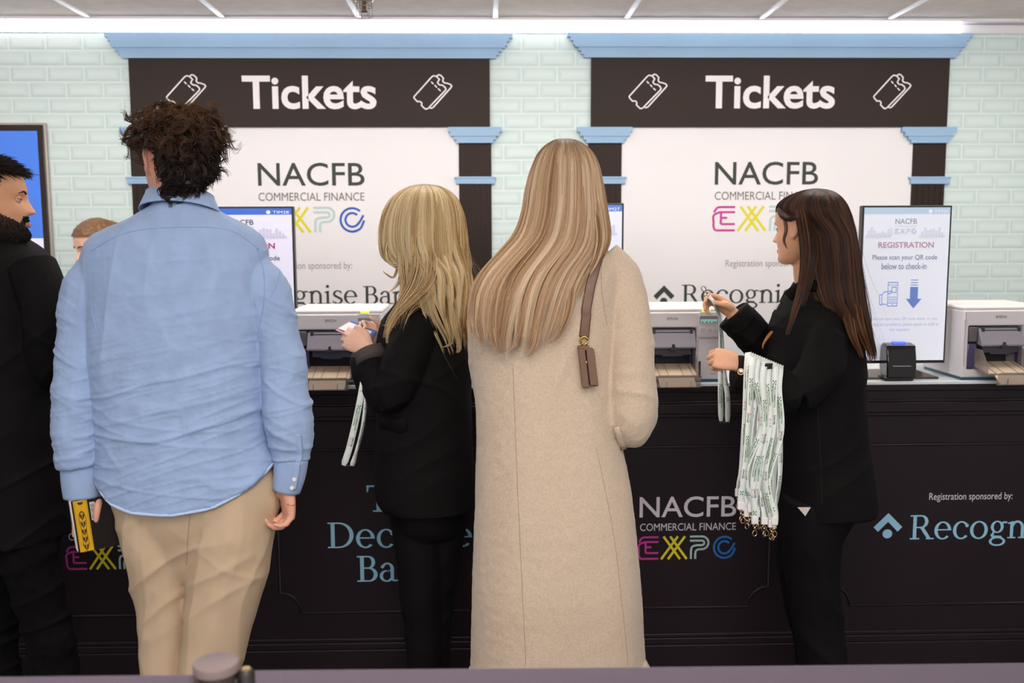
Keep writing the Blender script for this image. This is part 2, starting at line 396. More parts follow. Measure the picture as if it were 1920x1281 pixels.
# sprinkler under the ceiling
sp = P(683, 16, 4.12); sp.z = CEIL
r_ = root('sprinkler', sp, 'small caged sprinkler head hanging from the ceiling', 'sprinkler')
steel = mat('dull_steel', (150, 140, 132), .35, 1.0)
hard('rose', cyl((sp.x, sp.y, CEIL - .012), .034, .012, 28, r2=.04), mat('brass_dull', (150, 128, 108), .4, .8), r_)
hard('nozzle', join([cyl((sp.x, sp.y, CEIL - .045), .008, .034, 14), cyl((sp.x, sp.y, CEIL - .05), .013, .005, 18)]), mat('dark_bronze', (84, 62, 50), .4, .7), r_)
cg = [tube([(sp.x + .030 * math.cos(a), sp.y + .030 * math.sin(a), CEIL - .012), (sp.x + .034 * math.cos(a), sp.y + .034 * math.sin(a), CEIL - .07)], .0013, 6) for a in np.linspace(0, 2 * PI, 7)[:-1]]
for zz in (.03, .07): cg.append(tube([(sp.x + .033 * math.cos(a), sp.y + .033 * math.sin(a), CEIL - zz) for a in np.linspace(0, 2 * PI, 25)], .0013, 6))
obj('cage', join(cg), steel, r_)

# ------------------------------------------------------------------ the two ticket booth fronts
brown = mat('booth_brown', (45, 33, 28), .55, var=.06, scale=3, spec=.25)
skyblue = mat('booth_blue', (150, 184, 216), .5, var=.04, scale=3)
booth_white = mat('booth_white', (236, 234, 236), .55, var=.015, scale=2)
ink = mat('logo_ink', (52, 58, 48), .6); ink_grey = mat('logo_ink_grey', (112, 106, 100), .6); ink_light = mat('logo_ink_light', (160, 156, 156), .6)
letter_white = mat('letter_white', (240, 234, 236), .5)
def layers(spec, Yb):
    """stack of boxes from pixel rows: (top, bottom, left, right, how far it stands out)"""
    out = []
    for t, b, l, r, d in spec:
        yf = Yb - d; m_ = (l + r) / 2; tt = min(t, 420); out.append(box(P(l, tt, yf).x, P(r, tt, yf).x, yf, YW, P(m_, b, yf).z, P(m_, t, yf).z))
    return join(out)
def ticket_icon(pl, pt, pr, pb, parent):
    q = lambda pts: [((x - 733) / 255, (703 - y) / 225) for x, y in pts]
    f = smooth2d(q([(740, 635), (733, 622), (745, 608)]), 5) + smooth2d(q([(850, 496), (868, 484), (890, 492)]), 5) + smooth2d(q([(905, 508), (893, 528), (905, 542), (925, 545)]), 7) + smooth2d(q([(940, 556), (948, 572), (935, 588)]), 5) + smooth2d(q([(828, 694), (812, 700), (798, 690)]), 5) + smooth2d(q([(783, 676), (785, 660), (772, 650), (757, 652)]), 7)
    bk = q([(888, 487)]) + smooth2d(q([(900, 478), (915, 482), (932, 500)]), 5) + smooth2d(q([(928, 518), (938, 530), (955, 532)]), 6) + smooth2d(q([(978, 540), (987, 552), (975, 568)]), 5) + smooth2d(q([(862, 688), (848, 694), (835, 688)]), 5)
    g = [line2d(f, .038, True, True), line2d(bk, .038)]
    for a, b in (((853, 525), (863, 536)), ((876, 547), (886, 558)), ((898, 569), (910, 580))): g.append(line2d(q([a, b]), .034))
    flat('ticket_icon', fitpx(join(g), pl, pt, pr, pb, YW - .0215), letter_white, parent)
def booth(label, L, R, capsL, capsR, wl, icons, txt, nac, com, exp, reg, rec, chev, dy):
    c = P((L + R) / 2, 600, YW)
    r = root('ticket_booth', (c.x, YW, 0), label, 'ticket booth')
    a, b = P(wl[0], 238, YW), P(wl[1], 238, YW)
    hard('white_panel', box(a.x, b.x, YW - .006, YW, .0, b.z), booth_white, r)
    hard('sign_board', layers([(108 + dy, 238, L, R, .02)], YW), brown, r, bevel=.001)
    rows = [(62, 70, 0), (70, 77, 6), (77, 85, 11), (85, 89, 14), (89, 96, 20), (96, 103, 26), (103, 109, 31)]
    hard('cornice', layers([(t + dy, bb + dy, L - 45 + o, R + 43 - o, (.034 if o == 14 else .031 if o < 14 else .027)) for t, bb, o in rows], YW), skyblue, r)
    for l, rr in (capsL, capsR):
        hard('pilaster', layers([(266, 1200, l, rr, .012)] + [(346, 1200, l + 8 + k * 11, l + 12 + k * 11, .016) for k in range(5)], YW), brown, r, bevel=.001)
        hard('capital', layers([(238, 247, l - 20, rr + 20, .030), (247, 255, l - 15, rr + 15, .030), (255, 262, l - 9, rr + 9, .026), (262, 268, l - 4, rr + 4, .026)], YW), skyblue, r)
        hard('band', layers([(332, 345, l - 5, rr + 7, .02), (331, 335, l - 8, rr + 9, .022)], YW), skyblue, r, bevel=.002)
    for i in icons: ticket_icon(*i, r)
    flat('lettering', fitpx(text2d('Tickets', .022), *txt, YW - .0213), letter_white, r)
    Yt = YW - .0068
    flat('logo_lettering', fitpx(text2d('NACFB', .006), *nac, Yt), ink, r)
    flat('small_lettering', fitpx(text2d('COMMERCIAL FINANCE'), *com, Yt), ink_grey, r)
    expo_at(*exp, Yt, r)
    flat('small_lettering', fitpx(text2d('Registration sponsored by:'), *reg, Yt), ink_light, r)
    flat('sponsor_lettering', fitpx(serif2d('Recognise'), rec[0], rec[1], rec[0] + (rec[2] - rec[0]) * .655, rec[3], Yt), ink, r)
    flat('sponsor_lettering', fitpx(serif2d('Bank'), rec[0] + (rec[2] - rec[0]) * .689, rec[1], rec[2], rec[3] - 11, Yt), ink, r)
    flat('sponsor_mark', fitpx(chevron2d(), *chev, Yt), ink, r)
    return r
booth('ticket booth front behind the man in the blue shirt, with dark Tickets board', 240, 918, (243, 305), (860, 921), (300, 864),
      [(312, 139, 386, 206), (775, 139, 848, 206)], (455, 142, 705, 205), (484, 305, 683, 349), (485, 361, 683, 377), (482, 388, 686, 437), (503, 491, 660, 509), (433, 534, 794, 582), (380, 536, 421, 573), 0)
booth('ticket booth front behind the dark-haired woman, with dark Tickets board', 1109, 1782, (1103, 1166), (1713, 1775), (1160, 1718),
      [(1178, 138, 1252, 205), (1636, 138, 1710, 205)], (1322, 142, 1567, 204), (1340, 303, 1535, 347), (1340, 359, 1535, 375), (1337, 386, 1538, 434), (1360, 487, 1517, 504), (1278, 532, 1639, 580), (1225, 535, 1265, 571), -1)

# ------------------------------------------------------------------ the long counter
cnt = root('counter', (0, YC + .25, 0), 'long black panelled reception counter with white worktop and printed logos', 'counter')
black_board = mat('counter_black', (36, 27, 33), .45, var=.10, scale=4, spec=.25)
hard('body', box(XL + .2, XR - .2, YC + .006, YC + .50, 0, TOPZ - .006), black_board, cnt)
hard('worktop', box(XL + .2, XR - .2, YC - .004, YC + .51, TOPZ - .012, TOPZ), mat('worktop_white', (226, 232, 236), .25), cnt, bevel=.002)
def zc(py): return P(1300, py, YC).z
mold = []
def hbar(py0, py1, d): mold.append(box(XL + .2, XR - .2, YC - d, YC + .01, zc(py1), zc(py0)))
hbar(724, 736, .004); hbar(752, 757, .005); hbar(757, 776, .010); hbar(776, 783, .006)
hbar(1187, 1194, .006); hbar(1194, 1206, .012); hbar(1206, 1300, .017)
hard('moulding', join(mold), black_board, cnt, bevel=.003)
def frame(x0, x1, z0, z1, n):
    pts = []
    for cx, cz, a0 in ((x0, z1, 0), (x1, z1, -90), (x1, z0, 180), (x0, z0, 90)):
        for a in np.radians(np.linspace(a0, a0 - 90, 8)): pts.append((cx + n * math.cos(a), cz + n * math.sin(a)))
    # concave corners: quarter circles about the frame's corners
    pts = []
    for cx, cz, a0, a1 in ((x0, z1, -90, 0), (x1, z1, 180, 270), (x1, z0, 90, 180), (x0, z0, 0, 90)):
        for a in np.radians(np.linspace(a0, a1, 9)): pts.append((cx + n * math.cos(a), cz + n * math.sin(a)))
    p3 = [(x, YC + .004, z) for x, z in pts]; p3.append(p3[0])
    return tube(p3, .006, 8, flat=.8)
fr = []
for a, b in ((-560, -40), (0, 400), (520, 980), (1060, 1445), (1560, 2060)):
    fr.append(frame(P(a, 980, YC).x, P(b, 980, YC).x, zc(1140), zc(838), .075))
obj('panel_frame', join(fr), black_board, cnt)
paleblue = mat('print_pale_blue', (148, 200, 226), .5); pale = mat('print_pale', (226, 218, 228), .5)
Yp = YC + .0045
flat('logo_lettering', fitpx(text2d('NACFB', .006), 1199, 930, 1381, 971, Yp), pale, cnt)
flat('small_lettering', fitpx(text2d('COMMERCIAL FINANCE'), 1200, 980, 1380, 996, Yp), pale, cnt)
expo_at(1197, 1004, 1382, 1050, Yp, cnt, True)
flat('logo_lettering', fitpx(text2d('NACFB', .006), 128, 948, 310, 989, Yp), pale, cnt)
flat('small_lettering', fitpx(text2d('COMMERCIAL FINANCE'), 129, 998, 309, 1014, Yp), pale, cnt)
expo_at(126, 1022, 310, 1069, Yp, cnt, True)
flat('slogan_lettering', fitpx(serif2d('The'), 688, 906, 813, 961, Yp), paleblue, cnt)
flat('slogan_lettering', fitpx(serif2d('Decisive'), 615, 976, 885, 1029, Yp), paleblue, cnt)
flat('slogan_lettering', fitpx(serif2d('Bank'), 670, 1038, 827, 1092, Yp), paleblue, cnt)
flat('small_lettering', fitpx(text2d('Registration sponsored by:'), 1742, 923, 1899, 942, Yp), pale, cnt)
flat('sponsor_lettering', fitpx(serif2d('Recognise'), 1705, 962, 2005, 1026, Yp), paleblue, cnt)
flat('sponsor_mark', fitpx(chevron2d(), 1637, 962, 1693, 1010, Yp), paleblue, cnt)

# ================================================================== LABEL PRINTERS
pw = mat('printer_white', (214, 209, 213), .42, var=.02, scale=5); pw2 = mat('printer_top_white', (236, 232, 230), .35)
pgrey = mat('printer_grey', (132, 128, 138), .42); pdark = mat('printer_dark', (46, 44, 50), .4); pviolet = mat('printer_violet', (72, 62, 104), .25, coat=.4)
psmoke = mat('printer_smoke', (150, 138, 132), .12, trans=.0, alpha=.42); ptan = mat('printer_paper_tray', (196, 176, 152), .5); pline = mat('printer_seam', (120, 116, 124), .6)
def lcd_mat(i): return mat('lcd_%d' % i, [(226, 232, 234), (150, 186, 184), (150, 186, 184), (150, 186, 184)][i], .3, emit=[(226, 232, 234), (140, 180, 178), (140, 180, 178), (140, 180, 178)][i], estr=.35)
def recess_box(x0, x1, z0, z1, y0, y1, a0, a1, b0, b1, dep):
    xs, zs = (x0, a0, a1, x1), (z0, b0, b1, z1); v = []; f = []
    idx = {}
    for i, x in enumerate(xs):
        for k, z in enumerate(zs): idx[i, k] = len(v); v.append((x, y0, z))
    for i in range(3):
        for k in range(3):
            if (i, k) != (1, 1): f.append((idx[i, k], idx[i + 1, k], idx[i + 1, k + 1], idx[i, k + 1]))
    inn = [idx[1, 1], idx[2, 1], idx[2, 2], idx[1, 2]]; o = len(v)
    for q in inn: v.append((v[q][0], y0 + dep, v[q][2]))
    for j in range(4): f.append((inn[j], inn[(j + 1) % 4], o + (j + 1) % 4, o + j))
    f.append((o, o + 1, o + 2, o + 3))
    o = len(v); per = [idx[0, 0], idx[1, 0], idx[2, 0], idx[3, 0], idx[3, 1], idx[3, 2], idx[3, 3], idx[2, 3], idx[1, 3], idx[0, 3], idx[0, 2], idx[0, 1]]
    for q in per: v.append((v[q][0], y1, v[q][2]))
    for j in range(12): f.append((per[j], per[(j + 1) % 12], o + (j + 1) % 12, o + j))
    f.append(tuple(o + j for j in range(12)))
    return np.array(v, float), f
def printer(i, px, label, yaw=0.0, tim='TIM27', label_px=None):
    c = P(px, 716, YC + .012); loc = Vector((c.x, YC + .012, TOPZ))
    r = root('label_printer', loc, label, 'printer', rz=yaw)
    def A(name, g, m, par=r, bevel=0, lab=None): return hard(name, g, m, par, bevel=bevel, world=False, label=lab)
    A('body', recess_box(-.155, .155, .010, .247, 0, .283, -.134, .064, .038, .192, .16), pw, bevel=.006)
    A('base', box(-.150, .150, .008, .275, 0, .012), mat('printer_foot', (40, 84, 104), .4))
    A('top_cover', box(-.1555, .1555, .004, .284, .246, .261), pw2, bevel=.007)
    A('recess_lining', join([box(-.1335, .0635, .10, .158, .039, .1915)]), pdark)
    A('side_block', box(-.133, -.103, -.002, .05, .135, .188), mat('printer_block', (92, 88, 92), .4), bevel=.004)
    A('ink_cover', box(-.133, -.098, .006, .03, .042, .130), pviolet, bevel=.004); A('ink_cover', box(.052, .0635, .006, .03, .042, .130), pviolet, bevel=.003)
    prof = [(.03, .188), (.0, .182), (-.028, .128), (-.026, .122), (.004, .128), (.03, .14)]
    A('output_flap', loft([np.array([(x, y, z) for y, z in prof]) for x in (-.1, .058)]), pgrey, bevel=.002)
    A('flap_slot', join([box(-.088, .046, -.004, .004, .170, .178), box(-.09, -.08, -.0055, .02, .164, .184), box(.040, .05, -.0055, .02, .164, .184)]), pdark)
    A('flap_peg', join([cyl((-.021, -.031, .124), .005, .014, 14), box(-.032, -.010, -.034, -.022, .118, .126)]), pdark)
    A('inner_guard', join([box(-.085, .045, -.004, .0, .098, .122), box(-.055, .015, -.0045, -.0005, .092, .1)]), mat('printer_guard', (58, 54, 64), .25))
    tr = A('tray_floor', loft([np.array([(x, .03, .062), (x, -.085, .034), (x, -.085, .030), (x, .03, .056)]) for x in (-.105, .052)]), ptan)
    A('tray_rib', join([loft([np.array([(x, .03, .0635), (x, -.085, .0355), (x, -.085, .033), (x, .03, .060)]) for x in (xx - .0008, xx + .0008)]) for xx in (-.075, -.045, .006, .038)]), mat('tray_rib', (120, 104, 92), .5), tr)
    A('tray_wall', join([loft([np.array([(x, .03, .115), (x, -.045, .112), (x, -.086, .06), (x, -.086, .028), (x, .03, .045)]) for x in (xx, xx + .0025)]) for xx in (-.1085, .0535)] + [box(-.108, .055, -.0875, -.085, .028, .0365)]), psmoke)
    A('tray_latch', join([box(.0565, .063, -.088, -.06, .03, .036), cyl((.061, -.07, .034), .004, .05, 10)]), pdark)
    g2 = A('tray_extension', loft([np.array([(x, -.084, .032), (x, -.125, .006), (x, -.125, .003), (x, -.084, .028)]) for x in (-.083, .040)]), ptan)
    A('stop_plate', loft([np.array([(x, -.124, .002), (x, -.1265, .002), (x, -.135, .046 - (.006 if abs(x + .0215) > .07 else 0)), (x, -.132, .046 - (.006 if abs(x + .0215) > .07 else 0))]) for x in (-.097, -.09, .047, .054)]), psmoke)
    for x in (-.062, .018): A('stop_slot', box(x - .0007, x + .0007, -.1335, -.1315, .004, .024), mat('stop_slot', (90, 78, 70), .4))
    A('control_panel', box(.071, .151, -.002, .01, .158, .247), pw, bevel=.003)
    A('status_light', box(.083, .111, -.003, .012, .2475, .2545), mat('status_yellow', (228, 226, 90), .4, emit=(226, 226, 70), estr=.7))
    A('display_bezel', box(.0735, .138, -.003, .0, .206, .232), pgrey)
    A('display', box(.0765, .135, -.0036, .0, .2075, .221), lcd_mat(i))
    A('display_marks', join([box(x, x + .004, -.0039, -.003, .209, .213) for x in (.082, .096, .108, .12, .127)]), pdark)
    for cx, cz, rr in ((.084, .182, .0105), (.110, .182, .0075), (.132, .183, .006)):
        A('button', cyl((cx, -.004, cz), rr, .004, 28, 'y'), mat('printer_button', (200, 196, 200), .35))
    A('panel_print', join([box(x, x + .005, -.0026, -.0015, .1995, .2008) for x in np.arange(.078, .133, .0075)] + [box(cx - .003, cx + .003, -.0045, -.003, .1815, .183) for cx in (.084, .11)]), pline)
    A('seam', join([box(.0705, .1545, -.0008, .002, .1535, .1555), box(-.1475, -.1465, -.0008, .002, .05, .24), box(.0690, .0700, -.0008, .002, .012, .15)]), pline)
    A('corner_button', join([box(-.1525, -.1420, -.001, .002, .2025, .213)]), mat('corner_button', (196, 191, 196), .4), lab='small square grey latch on the printer corner')
    g = fit(text2d('EPSON', .004), -.0395, .2185, -.0015, .2275); flat('lettering', upright(g, -.0008), pdark, r, world=False)
    if tim:
        g = fit(text2d(tim, .0), .112, .026, .136, .033); flat('small_lettering', upright(g, -.0008), pline, r, world=False)
    return r
printer(0, 634, 'white label printer between the blue shirt and the blonde woman in black', 0.0, 'TIM28')
printer(1, 1270, 'white label printer right beside the beige coat sleeve', 0.0, 'TIM27')
printer(2, 1881, 'white label printer at the right end, next to the registration screen', 0.03, 'TIM26')
printer(3, 22, 'white label printer mostly hidden behind the bearded man in black', 0.0, None)

# ================================================================== CHECK-IN SCREENS
bezel = mat('screen_bezel', (32, 29, 32), .3)
def screen_mat(n, c, s): return mat(n, c, .25, emit=c, estr=s)
def monitor(label, pl, pt, pr, pb, Y, idc, bg, bar, txt, full, head):
    a, b = P(pl, pb, Y), P(pr, pt, Y); cx = (a.x + b.x) / 2; W = b.x - a.x; H = b.z - a.z; z0 = a.z
    r = root('check_in_screen', (cx, Y + .03, TOPZ), label, 'screen')
    hard('casing', box(a.x, b.x, Y, Y + .03, a.z, b.z), bezel, r, bevel=.003)
    hard('back_housing', box(cx - .10, cx + .10, Y + .03, Y + .06, a.z + .12, a.z + .36), bezel, r, bevel=.012)
    hard('neck', box(cx - .035, cx + .035, Y + .045, Y + .075, TOPZ + .006, a.z + .2), bezel, r, bevel=.006)
    hard('foot', box(cx - .135, cx + .12, Y - .045, Y + .16, TOPZ, TOPZ + .008), mat('screen_foot', (72, 64, 60), .3, .4), r, bevel=.003)
    Yf = Y - .0006; i = .007
    d = flat('display', upright(rect2d(a.x + i, a.z + i + .004, b.x - i, b.z - i), Yf), screen_mat('display_' + idc, bg, .34), r)
    flat('header_bar', upright(rect2d(a.x + i, b.z - i - .022, b.x - i, b.z - i), Yf - .0006), screen_mat('header_' + idc, bar, .38), d)
    def T(name, g, u0, v0, u1, v1, col):
        flat(name, upright(fit(g, a.x + u0 * W, a.z + v0 * H, a.x + u1 * W, a.z + v1 * H), Yf - .0009), mat('scr_%s_%d_%d_%d' % (idc, *col), col, .5, emit=col, estr=.25), d)
    wht = (236, 240, 250)
    T('header_mark', join([text2d(head)]), .80, .955, .955, .972, wht); T('header_mark', disc2d(0, 0, 1), .735, .952, .778, .975, wht)
    T('logo_lettering', text2d('NACFB', .012), .37, .885, .61, .918, txt[0])
    T('small_lettering', text2d('COMMERCIAL FINANCE'), .37, .866, .61, .874, txt[1])
    ex = expo2d()
    for k, g in enumerate(ex):
        x0, x1 = ((0, 128), (146, 313), (330, 452), (480, 634))[k]
        T('logo_letter', g, .365 + .245 * x0 / 634, .822, .365 + .245 * x1 / 634, .856, txt[2 + k])
    sk = [rect2d(0, .79, .33, .805), rect2d(.66, .79, 1, .805)]
    rr = random.Random(idc)
    for k in range(26):
        u = .02 + k * .037
        if .33 < u < .66: continue
        sk.append(rect2d(u, .80, u + .03, .80 + rr.uniform(.015, .06)))
    T('skyline', join([q for q in sk if q[0][0][0] < .5]), .05, .80, .34, .865, txt[6]); T('skyline', join([q for q in sk if q[0][0][0] > .5]), .64, .80, .93, .865, txt[6])
    T('heading_lettering', text2d('REGISTRATION', .022), .19, .735, .81, .772, txt[7])
    if full:
        T('text_lettering', text2d('Please scan your QR code', .02), .13, .652, .855, .692, txt[8])
        T('text_lettering', text2d('below to check-in', .02), .235, .600, .74, .640, txt[8])
        T('text_lettering', text2d('If you do not have your QR code email, or you', .01), .06, .272, .885, .297, txt[9])
        T('text_lettering', text2d('are having any problems, please speak to staff at', .01), .05, .235, .905, .262, txt[9])
        T('text_lettering', text2d('the helpdesk', .01), .355, .203, .585, .226, txt[9])
        T('down_arrow', join([poly2d([(.5, 0), (1, .32), (.75, .32), (.75, .72), (.25, .72), (.25, .32), (0, .32)]), rect2d(.27, .77, .73, .795), rect2d(.27, .85, .73, .875), rect2d(.27, .94, .73, .965)]), .525, .352, .70, .535, txt[10])
        ph = [line2d([(.45, .08), (.98, .08), (.98, .98), (.45, .98)], .03, True, True), line2d([(.45, .2), (.98, .2)], .025), line2d([(.45, .88), (.98, .88)], .02), disc2d(.72, .14, .03),
              line2d([(0, .15), (.13, .12), (.13, .5), (0, .52)], .03, True, True), line2d([(.13, .16), (.4, .14)], .03), line2d(smooth2d([(.13, .5), (.25, .62), (.45, .62), (.62, .66), (.6, .56), (.45, .54)], 14), .03),
              line2d([(.5, .42), (.92, .42)], .02), line2d([(.5, .34), (.92, .34)], .02), line2d([(.5, .27), (.92, .27)], .02), line2d([(.66, .6), (.9, .6), (.9, .8), (.66, .8)], .03, True, True)]
        T('phone_icon', join(ph), .225, .365, .43, .520, txt[10])
    return r
G = (132, 150, 150); faint = (196, 204, 216)
monitor('registration screen standing between the dark-haired woman and the right-hand printer', 1606, 385, 1786, 682, YC + .085, 'r', (222, 226, 238), (172, 194, 216),
        [(140, 156, 158), (176, 184, 194), (168, 164, 186), (184, 186, 186), (178, 188, 196), (164, 170, 196), (208, 214, 226), (176, 142, 160), (138, 144, 164), (182, 186, 200), (104, 132, 198)], True, 'TIM26')  # glare on this screen is put into the colours as washed-out tones
monitor('check-in screen partly hidden behind the beige coat woman, blue header reading TIM27', 989, 381, 1170, 678, YC + .2, 'm', (214, 218, 238), (70, 110, 200),
        [(60, 64, 70), (150, 150, 160), (190, 90, 150), (200, 190, 60), (170, 190, 190), (80, 100, 180), (196, 202, 228), (170, 40, 90), (100, 104, 124), (160, 164, 180), (70, 100, 190)], True, 'TIM27')
monitor('check-in screen behind the blue shirt shoulder, blue header reading TIM28', 368, 387, 550, 684, YC + .2, 'l', (222, 220, 238), (44, 96, 200),
        [(70, 74, 84), (150, 150, 160), (190, 90, 150), (200, 190, 60), (170, 190, 190), (60, 84, 180), (206, 200, 226), (170, 30, 90), (100, 104, 124), (160, 164, 180), (70, 100, 190)], True, 'TIM28')
# big wall display at the left
a, b = P(-330, 640, YW - .02), P(85, 230, YW - .02)
tv = root('wall_display', ((a.x + b.x) / 2, YW - .05, a.z), 'large dark-framed display showing blue above white on the tiled wall', 'screen')
hard('frame', box(a.x, b.x, YW - .022, YW - .0, a.z, b.z), mat('display_frame_silver', (176, 168, 160), .35, .3), tv, bevel=.004)
hard('inner_frame', box(a.x + .008, b.x - .010, YW - .028, YW - .015, a.z + .008, b.z - .010), mat('display_frame', (46, 34, 32), .25), tv, bevel=.003)
d_ = flat('display', upright(rect2d(a.x + .03, a.z + .03, b.x - .036, b.z - .038), YW - .0286), screen_mat('display_blue', (70, 118, 212), .42), tv)
flat('white_area', upright(rect2d(a.x + .03, a.z + .03, b.x - .036, P(60, 447, YW - .02).z), YW - .0292), screen_mat('display_white', (220, 220, 236), .36), d_, world=True)

# code reader in front of the registration screen
c = P(1688, 706, YC + .0)
qr = root('code_reader', (c.x, YC + .0, TOPZ), 'small glossy black code reader with a blue light before the registration screen', 'scanner')
gl = mat('gloss_black', (14, 13, 15), .12, coat=.5)
prof = [(-.02, .012), (.035, .012), (.05, .05), (.045, .125), (.03, .133), (-.005, .128), (-.018, .07)]
hard('body', loft([np.array([(c.x + x * .052 - .004 + zz * .08 * 0, YC + .0 + y, TOPZ + zz) for y, zz in prof]) for x in (-1, 1)]), gl, qr, bevel=.005)
hard('base', box(c.x - .055, c.x + .05, YC + .002, YC + .06, TOPZ, TOPZ + .017), gl, qr, bevel=.003)
hard('status_light', box(c.x - .022, c.x + .018, YC + .006, YC + .033, TOPZ + .128, TOPZ + .137), mat('blue_light', (60, 80, 230), .3, emit=(70, 90, 255), estr=1.6), qr)
hard('window', box(c.x - .036, c.x + .028, YC - .0215, YC - .015, TOPZ + .055, TOPZ + .057), mat('reader_line', (170, 170, 175), .4), qr)
qr['label'] = 'small glossy black code reader with a blue light before the registration screen'

# ================================================================== BELT BARRIER IN FRONT
YB = 1.36
t = P(405, 1240, YB); rad = PXM(1240, YB) * 42
pb_ = root('barrier_post', (t.x, YB, 0), 'polished metal barrier post with dark cap at the bottom edge', 'barrier post')
chrome = mat('post_chrome', (176, 166, 156), .18, 1.0)
cap = mat('post_cap', (122, 108, 108), .45)
hard('tube', loft([ell((t.x, YB, z), (rad * .97, 0, 0), (0, rad * .97, 0), 48) for z in (.03, t.z - .012)]), chrome, pb_)
hard('cap', loft([ell((t.x, YB, z), (rr, 0, 0), (0, rr, 0), 48) for z, rr in ((t.z - .014, rad * .99), (t.z - .004, rad), (t.z - .001, rad * .97), (t.z, rad * .9))]), cap, pb_)
hard('slot', box(t.x + rad * .86, t.x + rad * 1.04, YB - .016, YB + .012, t.z - .1, t.z - .022), mat('slot_dark', (30, 27, 30), .4), pb_, bevel=.003)
hard('base', loft([ell((t.x, YB, z), (rr, 0, 0), (0, rr, 0), 48) for z, rr in ((0, .17), (.012, .17), (.03, .05))]), chrome, pb_)
k = P(461, 1247, YB)
hook = loft([ell((k.x, YB, z), (rr, 0, 0), (0, rr, 0), 24) for z, rr in ((t.z - .1, .0115), (t.z - .018, .0115), (t.z - .014, .009))])
hard('belt_clip', hook, mat('clip_dark', (40, 35, 38), .4), pb_)
hard('clip_pin', cyl((k.x, YB, t.z - .014), .0065, .003, 20), mat('brass', (196, 170, 120), .35, .7), pb_)
bm_ = mat('belt_purple', (106, 96, 110), .65, bump=.4, bscale=900, stretch=(1, 1, .15))
bl = P(478, 1258, YB); br = P(1990, 1243, 1.62); ll = P(372, 1266, YB); lf = P(-60, 1271, 1.3)
def ribbon(pts, hgt, th=.0016):
    q = catmull(np.array(pts, float), 30); T = np.gradient(q, axis=0); out = []
    for p, tt in zip(q, T):
        n = np.array((-tt[1], tt[0], 0)); n /= np.linalg.norm(n)
        out.append(np.array([p - n * th / 2, p + n * th / 2, p + n * th / 2 - (0, 0, hgt), p - n * th / 2 - (0, 0, hgt)]))
    return loft(out)
tag(hard('barrier_belt', ribbon([bl, (bl + br) / 2 - Vector((0, 0, .001)), br], .05), bm_), 'grey purple belt stretching right from the metal post along the bottom edge', 'belt')
tag(hard('barrier_belt', ribbon([lf, (lf + ll) / 2, ll], .05), bm_), 'short grey purple belt left of the metal post, below the beige trousers', 'belt')
